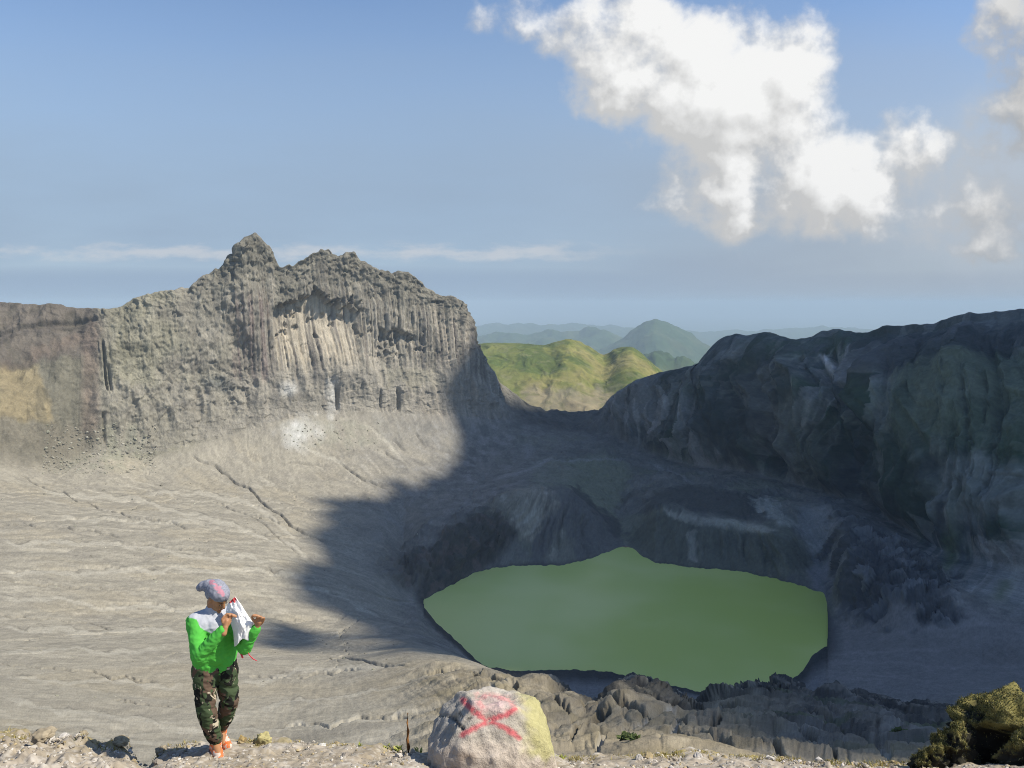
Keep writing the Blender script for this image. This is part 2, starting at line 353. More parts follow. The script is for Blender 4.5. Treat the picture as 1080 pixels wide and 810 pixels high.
Dg = np.array(DD); Zg = np.array(ZZ)
PXg = np.repeat(PX[None, :], len(TT), 0)
Sg = Zg / Dg
Xg = unproj(PXg, Sg, Dg)
cz = (Sg * CP + SP) / (CP - Sg * SP); PYg = 405 - FPX * cz
P = np.stack([Xg, Dg, Zg], -1).astype(F32)
PXf = PXg.astype(F32); PYf = PYg.astype(F32)
def normals(P):
    du = np.gradient(P, axis=1); dv = np.gradient(P, axis=0)
    n = np.cross(du, dv); n /= np.linalg.norm(n, axis=-1, keepdims=True) + 1e-9
    return n.astype(F32)
NRM = normals(P)
x, y, z = P[..., 0], P[..., 1], P[..., 2]
slp = 1 - np.abs(NRM[..., 2])
# ---- where what is (weights 0..1)
_sm = 7 * fbm2(z / 22, x / 60, 3)
w_peak = (bumpw(PXf + _sm, 94, 122, 520, 552) * bumpw(T, 8.85, 9.15, 12.4, 13)).astype(F32)
w_cliff = (w_peak * ss(T, 9.3, 10.1)).astype(F32)
w_right = (ss(PXf, 600, 680) * bumpw(T, 8.9, 9.3, 12.5, 13)).astype(F32)
w_right = np.maximum(w_right, (ss(PXf, 930, 1000) * ss(T, 6.8, 7.6) * (1 - ss(T, 12.5, 13))).astype(F32))
w_left = ((1 - ss(PXf + _sm, 94, 122)) * ss(T, 8.7, 9.4)).astype(F32)
w_saddle = (bumpw(PXf, 500, 560, 640, 700) * ss(T, 8.6, 9.4)).astype(F32)
w_funnel = (ss(PXf + 25 * fbm2(x / 40, y / 40, 3), 420 + 90 * ss(T, 6.9, 7.3), 460 + 170 * ss(T, 6.9, 7.3)) * (1 - ss(PXf + 26 * fbm2(x / 26, y / 26, 3) * ss(T, 6.1, 6.8), 860, 895)) * bumpw(T, 6.0, 6.15, 8.6, 9.1)).astype(F32)
w_outc = (bumpw(PXf + 26 * fbm2(x / 26, y / 26, 3) * ss(T, 6.1, 6.8), 868, 894, 980, 1030) * bumpw(T + .3 * fbm2(x / 20, y / 20, 3), 6.05, 6.35, 7.6, 8.5)).astype(F32)
w_bank = (bumpw(PXf, 385, 430, 500, 560) * bumpw(T + .25 * fbm2(x / 25, y / 25, 3), 5.7, 6.1, 6.85, 7.3)).astype(F32)
lipn = 0.12 * fbm2(x / 18, y / 18, 3)
w_lip = (bumpw(PXf, 560, 610, 1350, 1360) * bumpw(T + lipn, 2.35, 2.75, 3.25, 3.9)).astype(F32)
w_near = (1 - ss(T, 2.7, 3.1)).astype(F32)
w_sand = np.clip(1 - w_peak - w_right - w_left - w_saddle - w_funnel - w_outc - w_near * 0.6, 0, 1)
wet = np.clip((z + 240.3) / 14, 0, 1); wet = np.where((T > 3.6) & (T < 7.2) & (PXf > 400) & (PXf < 900), wet, 1).astype(F32)

# ---- relief, metres along the surface normal
sface = x * 0.825 + y * 0.567                                     # along the face of the peak
disp = np.zeros_like(z)
# peak: columns of joints, broken in height
wz = z + 6 * fbm2(sface / 40, z / 50, 2)
def columns(width, seed, brk):  # the joints of the lava
    c = sface / width + 0.10 * fbm2(z / 70 + seed, sface / 300, 2)
    ci = np.floor(c); f = c - ci
    r1 = hsh(ci + seed, ci * 3); zs = np.floor((wz + r1 * 90) / (brk * (0.6 + r1)))
    r2 = hsh(ci + seed, zs)
    groove = np.minimum(f, 1 - f) * 2; tilt = (f - .5) * (hsh(ci + 7 * seed, zs + 3) - .5)
    return r1 + tilt * .9, r2 + tilt * .9, groove
r1, r2, gv = columns(9.5, 3, 55); r3, r4, gv2 = columns(4.2, 11, 34)
r5, r6, gv3 = columns(27.0, 23, 120)
upper = ss(T + .12 * fbm2(sface / 40, z / 40, 3), 10.42, 10.8)
colm = 2.4 * (r1 - .5) + 3.0 * (r2 - .5) + 4.2 * np.clip(gv * 4.5, 0, 1) + 2.2 * (r3 - .5) + 2.4 * (r4 - .5) + 2.3 * np.clip(gv2 * 3.5, 0, 1) + 7 * (r5 - .5) * np.sqrt(np.clip(gv3 * 3, 0, 1)) + 4 * (r6 - .5)
fA, wf2, wid = facets(sface / 13 + .35 * fbm2(z / 20, sface / 20, 2), z / 12)
fB, wg2, wgi = facets(sface / 5.5 + .3 * fbm2(z / 9, sface / 9, 2), z / 5)
lowrel = 1 - .72 * (1 - ss(PXf, 225, 262)) * (1 - .5 * ss(T, 10.6, 10.9)); blk = (5.2 * fA + 3.8 * fB) * lowrel - .8 * (1 - ss(wg2, 0, .2)) + 3.2 * fbm2(sface / 28, z / 34, 5, .6) + 2.2 * ridge2(sface / 11 + .6 * fbm2(sface / 15, z / 15, 2), z / 20, 3)
leftpart = 1 - ss(PXf, 235, 300)
face = (1 - .8 * upper) * (1 - 0.85 * leftpart)
arc0 = curve([(280, 330), (292, 322), (305, 318), (320, 313), (332, 306), (350, 318), (372, 321), (386, 328), (410, 338)], PXf)
scar0 = bumpw(PXf, 286, 294, 366, 392) * ss(PYf, arc0 - 1, arc0 + 3) * (1 - ss(PYf, 335, 384))
disp += w_cliff * (colm * (1 - .65 * scar0) * face * ss(T, 9.9, 10.25) + blk * (1 - face) * 0.9 + 9 * fbm2(sface / 70, z / 120, 3))
disp += w_peak * (1 - ss(T, 9.9, 10.2)) * (1.5 * fA + 1.4 * fB + 4 * ridge2(sface / 26, z / 90, 3) * ss(T, 9.2, 9.7))
# scar of the overhang with its pale floor
arc = curve([(280, 330), (292, 322), (305, 318), (320, 313), (332, 306), (350, 318), (372, 321), (386, 328), (410, 338)], PXf)
scar = bumpw(PXf, 286, 294, 366, 392) * ss(PYf + 9 * fbm2(sface / 10, z / 14, 4, .6), arc - 1, arc + 2) * (1 - ss(PYf, 335, 384))
disp -= w_peak * scar * 13
arc2 = curve([(380, 345), (400, 347), (420, 349), (430, 352), (450, 362)], PXf)
scar2 = bumpw(PXf, 396, 402, 428, 446) * ss(PYf + 3 * fbm2(sface / 9, z / 9, 2), arc2 - 1, arc2 + 2) * (1 - ss(PYf, 352, 378))
disp -= w_peak * scar2 * 8
disp -= w_peak * bumpw(PXf, 286, 294, 385, 395) * bumpw(PYf, 312, 318, 352, 365) * (wgi > .84) * 4.5 + w_peak * bumpw(PXf, 395, 402, 445, 450) * bumpw(PYf, 345, 350, 372, 380) * (wgi > .78) * 4
# dark clefts in the lower band and the deep one at the left end
for (cx, a, b, wd, dp) in [(354, 408, 434, 2.2, 9), (400, 412, 432, 1.6, 6), (419, 410, 434, 2.2, 8), (108, 360, 414, 2.2, 14), (114, 385, 415, 2.0, 9), (108, 436, 468, 2.4, 8), (488, 330, 440, 2, 3)]:
    q = np.abs(PXf - (cx + (PYf - a) * 0.10)) / wd
    disp -= (w_peak * np.clip(1 - q, 0, 1) * bumpw(PYf, a - 3, a + 3, b - 6, b + 3) * dp)
# right wall: ribs and gullies running down
rx_ = (x * 0.75 - y * 0.66)
rg = ridge2(rx_ / 85 + 0.45 * fbm2(z / 110, rx_ / 200, 2), z / 500, 5, .5)
wf = facets(rx_ / 30 + .4 * fbm2(z / 40, rx_ / 40, 2), z / 42); wfb = facets(rx_ / 11 + .3 * fbm2(z / 14, rx_ / 14, 2), z / 13)
rg2 = ridge2(rx_ / 26 + 0.6 * fbm2(z / 40, rx_ / 60, 2), z / 110, 4)
disp += w_right * (rg * 30 + rg2 * 6.0 + 4.5 * wf[0] + 2.2 * wfb[0] + 1.2 * fbm3(x / 14, y / 14, z / 14, 3) - 8) * (1 - 0.97 * ss(T, 10.15, 10.95)) * ss(T, 8.9, 9.6)
for (a, b, c, dp, wd) in [((875, 352), (905, 480), (930, 600), 34, 26), ((795, 420), (812, 470), (830, 510), 22, 15), ((960, 440), (915, 500), (905, 560), 20, 14)]:
    cxp = np.interp(PYf, [a[1], b[1], c[1]], [a[0], b[0], c[0]]); q = np.abs(PXf + 5 * fbm2(rx_ / 20, z / 30, 3) - cxp) / wd
    disp -= w_right * np.clip(1 - q, 0, 1) ** 1.5 * dp * bumpw(PYf, a[1] - 10, a[1] + 35, c[1] - 30, c[1] + 5)
# band of cliff under the right-hand rim
disp -= w_right * ss(PXf, 880, 930) * bumpw(PYf, SKY[-1][1], 345, 372, 400) * 10
# left ridge, saddle
disp += w_left * (1.2 * fB + 9 * fbm2(x / 60, y / 60, 4) - 4 * (1 - ss(np.abs(PYf - 347 + (PXf) * 0.10), 0, 4))) * ss(T, 9, 9.6)
disp += w_saddle * (6 * fbm2(x / 40, y / 40, 4)) * (1 - ss(T, 10.9, 11)) 
# funnel mounds: spoil cones furrowed by rain
wo, wo2, woi = facets(x / 9 + .4 * fbm2(x / 12, z / 12, 2), y / 9); wo_b = facets(x / 4, y / 4 + z / 5)
fanu = np.where(PXf < 662, (PXf - 602) / np.clip(PYf - 462, 18, 300), (PXf - 765) / np.clip(PYf - 470, 18, 300))
fcr = fbm2(fanu * 12 + .8 * fbm2(x / 45, y / 45, 3), T * .7, 4)
disp -= w_funnel * wet * bumpw(T, 6.05, 6.4, 6.9, 7.0) * np.abs(fcr) * 4.5
disp += w_funnel * wet * (3 * wo * ss(T, 7.2, 7.6) + 2.6 * fbm2(x / 34, y / 34, 4) + 1.1 * ridge2(x / 13 + .5 * fbm2(x / 30, y / 30, 2), y / 60, 3))
disp += w_outc * wet * (6.5 * wo + 3 * wo_b[0] + 9 * fbm2(x / 30, y / 30, 5))
disp += w_bank * wet * (5 * ridge2(x / 16, y / 40, 4) + 6 * wo + 2.5 * wo_b[0])
# near slope and its dark lip
wlb0 = facets(x / 2.6, y / 3.2)
soil = ss(PXf + 40 * fbm2(x / 25, y / 25, 3), 400, 520)
ua = x * .80 - y * .60 + 6 * fbm2(x / 40, y / 40, 2); va = x * .60 + y * .80
ub = x * .62 + y * .78 + 5 * fbm2(x / 34 + 9, y / 34, 2); vb_ = y * .62 - x * .78
sel_ = ss(PXf + 50 * fbm2(x / 30, y / 30, 2), 690, 800)
rl = (ridge2(ua / 13, va / 60, 4, .48) - .4) * (1 - sel_) + (ridge2(ub / 12, vb_ / 70, 4, .5) - .4) * sel_
rs_ = ridge2(ua / 2.4, va / 7, 3) * (1 - sel_) + ridge2(ub / 2.2, vb_ / 9, 3) * sel_
disp += w_near * ss(T, 0.3, 1.0) * ((.3 + .7 * soil) * 1.5 * fbm2(x / 22, y / 22, 4) + soil * (1.0 * rl + .09 * rs_ + .22 * (ridge2(ua / 5.5 + 3, va / 20, 3) - .4) + .10 * fbm2(x / .8, y / .8, 2))) * np.clip(y / 80, .35, 1.1)
wl, wl2, wli = facets(x / 8 + .3 * fbm2(x / 7, y / 7, 2), y / 8); wlb = facets(x / 3, y / 3)
disp += w_lip * (2.0 * wl + .55 * wlb[0] + 1.1 * rl + .1 * rs_ + 2.6 * fbm2(x / 15, y / 15, 5) - 2.6) * (1 - 0.55 * ss(PXf, 870, 930))
# ash apron: long low swells
disp += w_sand * wet * (1.2 * fbm2(x / 70, y / 70, 4))
skyfade = 1.0
disp = disp * (1 - .85 * ss(T, 10.86, 10.97) * (1 - ss(T, 11.3, 12) * .5))
P2 = P + NRM * disp[..., None].astype(F32)

# ---- water routed over the surface: gullies
def flow_acc(P, st):
    Q = P[::st, ::st]; n, m = Q.shape[:2]; zf = Q[..., 2].astype(np.float64)
    import heapq
    zq = zf.copy(); done = np.zeros((n, m), bool); hp = []
    for i in range(n):
        for j in (0, m - 1): heapq.heappush(hp, (zq[i, j], i, j)); done[i, j] = True
    for j in range(m):
        for i in (0, n - 1):
            if not done[i, j]: heapq.heappush(hp, (zq[i, j], i, j)); done[i, j] = True
    lake = np.argwhere(zf < -240.5)
    for i, j in lake:
        if not done[i, j]: heapq.heappush(hp, (zq[i, j], int(i), int(j))); done[i, j] = True
    zl = zq.tolist(); dl = done.tolist(); rec = [[-1] * m for _ in range(n)]; order = []
    nb = [(-1, 0), (1, 0), (0, -1), (0, 1), (-1, -1), (-1, 1), (1, -1), (1, 1)]
    while hp:
        h, i, j = heapq.heappop(hp); order.append(i * m + j)
        for a, b in nb:
            ii, jj = i + a, j + b
            if 0 <= ii < n and 0 <= jj < m and not dl[ii][jj]:
                dl[ii][jj] = True; hh = zl[ii][jj]
                if hh < h + 1e-4: hh = h + 1e-4; zl[ii][jj] = hh
                rec[ii][jj] = i * m + j; heapq.heappush(hp, (hh, ii, jj))
    zfil = np.array(zl); best = np.array(rec, dtype=np.int64); bs = np.full((n, m), 0.0)
    idx = np.arange(n * m).reshape(n, m)
    for a, b in nb:
        i0, i1 = max(0, -a), n - max(0, a); j0, j1 = max(0, -b), m - max(0, b)
        d = np.linalg.norm(Q[i0:i1, j0:j1, :2] - Q[i0 + a:i1 + a, j0 + b:j1 + b, :2], axis=-1) + .05
        s = (zfil[i0:i1, j0:j1] - zfil[i0 + a:i1 + a, j0 + b:j1 + b]) / d
        cur = bs[i0:i1, j0:j1]; m_ = (s > cur) & (best[i0:i1, j0:j1] >= 0)
        cur[m_] = s[m_]; bb = best[i0:i1, j0:j1]; bb[m_] = idx[i0 + a:i1 + a, j0 + b:j1 + b][m_]
    du = np.gradient(Q, axis=1); dv = np.gradient(Q, axis=0); area = np.abs(du[..., 0] * dv[..., 1] - du[..., 1] * dv[..., 0]) + .05
    acc = area.ravel().astype(np.float64).tolist(); bl = best.ravel().tolist()
    for k in reversed(order):
        r = bl[k]
        if r >= 0: acc[r] += acc[k]
    return np.array(acc).reshape(n, m)
def resize(a, shape, st):
    yi = np.minimum(np.arange(shape[0]) / st, a.shape[0] - 1.001); xi = np.minimum(np.arange(shape[1]) / st, a.shape[1] - 1.001)
    y0 = yi.astype(int); x0 = xi.astype(int); fy = (yi - y0)[:, None]; fx = (xi - x0)[None]
    A = a[y0][:, x0]; B = a[y0][:, x0 + 1]; Cc = a[y0 + 1][:, x0]; Dd_ = a[y0 + 1][:, x0 + 1]
    return (A * (1 - fx) + B * fx) * (1 - fy) + (Cc * (1 - fx) + Dd_ * fx) * fy
FST = 2
Pr = P2.copy(); Pr[..., 2] += ((1.0 * fbm2(x / 12, y / 12, 3) + 1.1 * fbm2(x / 38, y / 38, 2)) * w_sand + .25 * fbm2(x / 2.2, y / 2.2, 2) * w_near).astype(F32)
acc = flow_acc(Pr, FST)
la = np.log10(acc + 1)
fl = resize(gsm(gsm(la, 0.6, 0), 0.6, 1), z.shape, FST).astype(F32)
flow = np.clip((fl - 2.2) / 2.6, 0, 1)                           # 160 m2 .. 60000 m2
flow_n = np.clip((fl - 0.7) / 2.2, 0, 1)                        # small ground near the viewer
flow_s = gsm(gsm(flow, 1.6, 0), 1.6, 1)
carve = flow_s * w_right * ss(T, 8.9, 9.4) * 16 * (1 - ss(T, 10.3, 10.85)) + flow * (w_sand * 3.6 * (1 - .85 * ss(PXf, 850, 880)) + w_funnel * 1.6 + w_left * 5 + w_saddle * 4 + w_peak * (1 - face) * 3) * wet + (gsm(gsm(flow_n, 1.2, 0), 1.2, 1) * .7 + flow_n * .3) * w_near * (.2 + 1.0 * soil) * ss(T, .6, 1.2)
P2 = P2 - NRM * carve[..., None].astype(F32)
CHAN = [([(222, 488), (238, 500), (248, 510), (262, 516), (280, 532), (292, 543), (318, 560), (345, 574)], 1.7, 3.2), ([(200, 478), (214, 488), (240, 496)], 1.3, 2), ([(352, 484), (366, 494), (378, 502), (398, 512), (412, 520)], 1.5, 3), ([(413, 462), (424, 472), (434, 480)], 1.2, 2.5),
        ([(402, 474), (412, 480), (424, 487)], 1.2, 2.2), ([(436, 452), (444, 464), (452, 474)], 1.6, 3), ([(300, 486), (330, 492), (352, 488)], 1.2, 2), ([(0, 552), (40, 553), (90, 560), (130, 566)], 1.2, 1.6), ([(130, 575), (170, 577), (215, 580), (262, 590)], 1.2, 1.6), ([(230, 530), (262, 543), (300, 552), (330, 566)], 1.1, 1.8),
        ([(255, 540), (290, 562), (322, 590), (338, 598)], 1.1, 1.6), ([(0, 700), (60, 706), (112, 712), (165, 720)], 1.0, .8), ([(95, 709), (140, 714), (168, 720)], 1.2, 1.0), ([(262, 712), (320, 716), (345, 708), (385, 708)], 1.3, 1.0), ([(350, 690), (372, 697), (400, 702), (430, 702)], 1.3, 1.0), ([(300, 765), (350, 763), (390, 757), (440, 752)], 1.3, .8),
        ([(120, 738), (165, 745), (200, 742)], 1.0, .7), ([(0, 610), (70, 618), (150, 622), (190, 628)], 1.0, 1.2), ([(280, 600), (300, 607), (318, 606)], 1.5, 1.6), ([(0, 650), (50, 653), (120, 661)], 1.0, 1.0), ([(20, 500), (60, 520), (120, 540), (200, 556)], 1.2, 2)]
PALE = [([(628, 808), (640, 786), (660, 771), (690, 757), (708, 750), (716, 764), (708, 780), (690, 789), (668, 797)], 4.0, .7), ([(870, 745), (882, 765), (905, 782), (940, 806)], 4.0, .8), ([(520, 735), (548, 752), (560, 775), (556, 800)], 3.5, .6)]
chm = np.zeros_like(z)
for pts, wd, dp in CHAN:
    p = np.array(pts, float); cyp = np.interp(PXf, p[:, 0], p[:, 1]); m_ = (PXf > p[0, 0]) & (PXf < p[-1, 0]) & (np.abs(PYf - cyp) < 14) & (T < 9.5)
    q = np.clip(1 - np.abs(PYf[m_] + 3.6 * fbm2(PXf[m_] / 26, PXf[m_] * 0 + dp, 2) + .7 * n2(PXf[m_] / 5, PYf[m_] / 5) - cyp[m_]) / wd, 0, 1) * bumpw(PXf[m_], p[0, 0], p[0, 0] + 6, p[-1, 0] - 12, p[-1, 0]) * (.8 + .45 * n2(PXf[m_] / 6, PYf[m_] / 6))
    P2[m_] -= (NRM[m_] * (q * dp * 1.7)[:, None]).astype(F32); chm[m_] = np.maximum(chm[m_], q)
CRACK = [[(560, 735), (585, 742), (600, 752)], [(640, 742), (665, 748), (690, 757)], [(705, 752), (716, 758), (722, 768)], [(712, 775), (722, 783), (730, 786)], [(735, 778), (760, 786), (775, 795)], [(775, 784), (800, 788), (822, 795), (842, 810)], [(830, 768), (860, 785), (882, 802)], [(850, 752), (880, 768), (905, 785), (932, 805)],
         [(600, 765), (620, 760), (642, 752)], [(596, 792), (610, 775), (622, 765)], [(750, 772), (770, 765), (797, 768)], [(690, 735), (712, 740), (728, 750)], [(500, 715), (520, 722), (545, 728)], [(455, 712), (480, 708), (505, 712)], [(760, 740), (800, 752), (840, 758)], [(880, 745), (915, 760), (950, 775)], [(920, 740), (960, 752), (1000, 770)], [(640, 790), (650, 775), (668, 766)]]
crkm = np.zeros_like(z); m_ = (T < 3.3) & (PXf > 430); a_, b_ = PXf[m_] + 2.2 * fbm2(PXf[m_] / 11, PYf[m_] / 11, 3), PYf[m_] + 1.6 * fbm2(PXf[m_] / 9 + 50, PYf[m_] / 9, 3)
dd_ = np.full(a_.shape, 99.0)
for pts in CRACK:
    for (ax, ay), (bx, by) in zip(pts[:-1], pts[1:]):
        u = np.clip(((a_ - ax) * (bx - ax) + (b_ - ay) * (by - ay)) / ((bx - ax) ** 2 + (by - ay) ** 2), 0, 1); dd_ = np.minimum(dd_, np.hypot(a_ - ax - u * (bx - ax), b_ - ay - u * (by - ay)))
q = np.clip(1 - dd_ / 2.6, 0, 1); P2[m_] -= (NRM[m_] * (q * 1.5 * np.clip(P2[m_][:, 1] / 90, .4, 1.3))[:, None]).astype(F32); crkm[m_] = q
palem = np.zeros_like(z)
for pts, wd, dp in PALE:
    d_ = np.full(z.shape, 99.0); m_ = (T < 3.2) & (PXf > 480); a_, b_ = PXf[m_], PYf[m_]; dd_ = np.full(a_.shape, 99.0)
    for (ax, ay), (bx, by) in zip(pts[:-1], pts[1:]):
        u = np.clip(((a_ - ax) * (bx - ax) + (b_ - ay) * (by - ay)) / ((bx - ax) ** 2 + (by - ay) ** 2), 0, 1); dd_ = np.minimum(dd_, np.hypot(a_ - ax - u * (bx - ax), b_ - ay - u * (by - ay)))
    q = np.clip(1 - (dd_ + 1.6 * fbm2(a_ / 7, b_ / 7, 3)) / wd, 0, 1); P2[m_] -= (NRM[m_] * (np.minimum(q * 2, 1) * dp)[:, None]).astype(F32); palem[m_] = np.maximum(palem[m_], q)
keep = (T > 3.9) & (T < 7) & (PXf > 447) & (PXf < 873)
NR2 = normals(P2); up = NR2[..., 2]


# ---- colour of the ground itself (albedo)
def mixc(c, w_, col): return c + w_[..., None] * (np.array(col, F32) - c)
nA = fbm2(x / 55, y / 55, 4); nB = fbm2(x / 14, y / 14, 4); nC = fbm2(sface / 20, z / 20, 4); nD = fbm3(x / 90, y / 90, z / 90, 3)
col = np.zeros(z.shape + (3,), F32) + np.array((.285, .258, .208), F32)
# ash apron streaks: pale wash lines and darker lag
th = np.arctan2(y - 640, x + 20); rr = np.hypot(y - 640, x + 20)
streak = fbm2(th * 38 + .8 * fbm2(x / 60, y / 60, 2), rr / 160, 4)
patch = ss(fbm2(x / 45 + 3, y / 45, 4), -.25, .45)
col = mixc(col, ss(streak, 0.05, .6) * .5 * patch, (.40, .365, .30))
col = mixc(col, ss(-streak, 0.05, .6) * .42 * patch, (.205, .185, .155)); col = mixc(col, ss(-fbm2(x / 26, y / 26, 5), .1, .6) * .4, (.21, .19, .16)); col = mixc(col, np.clip(chm * 1.2, 0, 1) * .55, (.12, .11, .095))
col = mixc(col, ss(flow, .2, .7) * .6, (.39, .36, .30))
col = mixc(col, ss(nA, .1, .6) * .35, (.31, .265, .19))
flowline = fl - resize(gsm(gsm(la, 3, 0), 3, 1), z.shape, FST)
col = mixc(col, ss(-flowline, .08, .4) * .4 * w_sand, (.18, .163, .135))
# darker ash in the hollow of the lake
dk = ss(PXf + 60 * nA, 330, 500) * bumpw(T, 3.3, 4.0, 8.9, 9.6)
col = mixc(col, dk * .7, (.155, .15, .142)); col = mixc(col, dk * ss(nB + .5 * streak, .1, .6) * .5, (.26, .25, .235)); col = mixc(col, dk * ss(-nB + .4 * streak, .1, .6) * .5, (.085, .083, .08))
fan = ss(PXf, 860, 880) * bumpw(T, 3.7, 4.2, 6.3, 6.9)
col = mixc(col, fan * .85, (.215, .20, .188)); col = mixc(col, fan * ss(streak, 0, .7) * .4, (.28, .262, .245))
beach = bumpw(PXf, 500, 530, 860, 880) * bumpw(T, 3.6, 4.0, 5.1, 5.2)
col = mixc(col, beach * .9, (.19, .185, .185))
# rim of wet dark ground along the water
shoreband = np.clip(1.3 - (P2[..., 2] + 240) / 3.6, 0, 1) * (wet < .6)
col = mixc(col, np.clip(shoreband, 0, 1) * .9, (.035, .036, .034))
WASH = [[(0, 742), (60, 748), (120, 757), (200, 768), (290, 770), (360, 762), (430, 750), (480, 742)], [(250, 722), (300, 712), (350, 706), (430, 703)], [(0, 600), (90, 606), (190, 600), (270, 604), (330, 612)], [(0, 690), (50, 686), (120, 690), (190, 682)], [(0, 660), (80, 668), (150, 664), (200, 672)], [(60, 545), (130, 548), (220, 552), (300, 574), (340, 590)],
        [(0, 575), (100, 572), (200, 586), (300, 590)], [(0, 715), (80, 722), (150, 720), (205, 728)], [(150, 520), (210, 520), (260, 530), (300, 556), (330, 575)], [(300, 455), (330, 476), (370, 500), (405, 524)], [(380, 445), (410, 470), (440, 500)], [(270, 742), (330, 738), (400, 728), (450, 716)], [(0, 630), (110, 636), (190, 644), (250, 640)], [(40, 515), (110, 524), (190, 540), (240, 556)], [(330, 620), (370, 632), (420, 655)], [(0, 770), (90, 776), (180, 782)]]
wshm = np.zeros_like(z); wshd = np.zeros_like(z)
for k_, pts in enumerate(WASH):
    p = np.array(pts, float); m_ = (PXf > p[0, 0] - 1) & (PXf < p[-1, 0]) & (T < 9.2); cyp = np.interp(PXf[m_], p[:, 0], p[:, 1]); m2 = np.abs(PYf[m_] - cyp) < 22
    ii_ = np.where(m_); ii_ = (ii_[0][m2], ii_[1][m2]); a_ = PXf[ii_]; e_ = PYf[ii_] - cyp[m2] + 6 * fbm2(a_ / 42, a_ * 0 + k_ * 3.1, 3)
    wd = 2.0 + 1.5 * n2(a_ / 30, a_ * 0 + k_) + 1.2 * fbm2(a_ / 8, PYf[ii_] / 4, 2); fd = bumpw(a_, p[0, 0] - 1, p[0, 0] + 12, p[-1, 0] - 30, p[-1, 0])
    wshm[ii_] = np.maximum(wshm[ii_], np.clip(1.6 - np.abs(e_) / np.maximum(wd, .5), 0, 1) * fd); wshd[ii_] = np.maximum(wshd[ii_], np.clip(1 - np.abs(e_ + wd + 1.0) / 1.1, 0, 1) * fd * ss(n2(a_ / 17, a_ * 0 + k_ + 9), -.2, .3))
wsel = 1 - ss(PXf, 470, 520)
col = mixc(col, wshm * wsel * .55, (.385, .355, .295)); col = mixc(col, wshd * wsel * .6, (.115, .105, .088))
# peak
cpk = np.zeros_like(col) + np.array((.225, .205, .168), F32)
cpk = mixc(cpk, ss(nC, .0, .6) * .6, (.285, .26, .215)); cpk = mixc(cpk, ss(-nC, .0, .6) * .6, (.135, .122, .10))
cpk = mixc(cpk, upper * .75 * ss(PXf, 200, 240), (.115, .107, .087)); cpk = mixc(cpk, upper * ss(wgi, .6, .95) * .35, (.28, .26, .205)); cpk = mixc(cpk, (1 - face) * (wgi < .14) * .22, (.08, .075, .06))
cpk = mixc(cpk, (1 - ss(PXf, 200, 270)) * .45 * ss(nD + .2, -.2, .4), (.215, .205, .135))
st = fbm2(sface / 6, z / 130, 4)
cpk = mixc(cpk, face * ss(st, .05, .5) * .6, (.39, .345, .285)); cpk = mixc(cpk, face * ss(-st, .05, .5) * .55, (.16, .135, .12))
cpk = mixc(cpk, bumpw(PXf, 238, 252, 280, 290) * bumpw(PYf, 300, 325, 395, 410) * .5 * ss(st, -.4, .3), (.15, .10, .10))
pale = bumpw(PXf + 6 * nC, 284, 292, 345, 405) * bumpw(PYf + 5 * nC, arc, arc + 5, 372, 402)
cpk = mixc(cpk, pale * .8 * ss(st, -.7, .3), (.43, .37, .285))
cpk = mixc(cpk, bumpw(PXf, 430, 460, 498, 510) * face * ss(st, -.2, .4) * .55, (.37, .31, .245))
band_ = bumpw(T + .12 * nC, 9.0, 9.2, 9.9, 10.1)
cpk = mixc(cpk, band_ * .6, (.265, .24, .20)); cpk = mixc(cpk, band_ * ss(np.sin(z / 3.0 + 3 * nC), .2, 1) * .35, (.175, .16, .14))
cpk = mixc(cpk, bumpw(PXf, 395, 415, 445, 480) * bumpw(PYf + 8 * nC, 384, 392, 404, 412) * .5, (.24, .22, .165))
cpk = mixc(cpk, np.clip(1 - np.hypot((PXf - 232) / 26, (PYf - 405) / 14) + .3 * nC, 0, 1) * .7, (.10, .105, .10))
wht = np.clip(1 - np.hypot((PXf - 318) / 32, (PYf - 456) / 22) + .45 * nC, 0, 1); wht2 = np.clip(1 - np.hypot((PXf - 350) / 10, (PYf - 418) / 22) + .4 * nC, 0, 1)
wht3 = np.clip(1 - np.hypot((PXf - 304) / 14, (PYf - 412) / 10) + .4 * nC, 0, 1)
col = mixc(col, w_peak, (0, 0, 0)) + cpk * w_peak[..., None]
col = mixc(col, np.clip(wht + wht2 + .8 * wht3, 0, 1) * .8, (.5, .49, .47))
# rubble at the foot of the peak
rub = bumpw(PXf + 10 * nB, 40, 75, 135, 170) * bumpw(PYf + 8 * nB, 445, 455, 490, 505) + bumpw(PXf, 290, 320, 380, 420) * bumpw(PYf, 440, 448, 466, 476) * .6
col = mixc(col, np.clip(rub, 0, 1) * ss(nB, -.3, .3) * .55, (.2, .2, .15))
# left ridge: dark lava, a rusty layer, a tan slope
cl = np.zeros_like(col) + np.array((.135, .115, .095), F32)
lay = PYf + PXf * 0.16 + 6 * nB
cl = mixc(cl, ss(np.sin(lay / 5 + nC), .2, .9) * .5, (.09, .078, .068))
cl = mixc(cl, bumpw(PYf + PXf * .40 + 7 * nB, 378, 386, 390, 402) * .35, (.16, .115, .088))
cl = mixc(cl, ss(lay, 383, 392) * .85, (.155, .143, .108))
tan = bumpw(PXf + .0 * PYf + 5 * nC, -60, -30, 34 + (PYf - 390) * .35, 44 + (PYf - 390) * .35) * bumpw(PYf + 4 * nB, 378, 388, 440, 452)
cl = mixc(cl, np.clip(tan, 0, 1) * .75, (.25, .20, .115))
cl = mixc(cl, bumpw(PXf, 82, 92, 102, 108) * bumpw(PYf, 345, 365, 450, 470) * .6, (.20, .15, .12))
cl = mixc(cl, ss(PYf + 14 * nB, 442, 460) * .8, (.17, .15, .115))
cl = mixc(cl, ss(-nB, .1, .5) * .35, (.07, .065, .05))
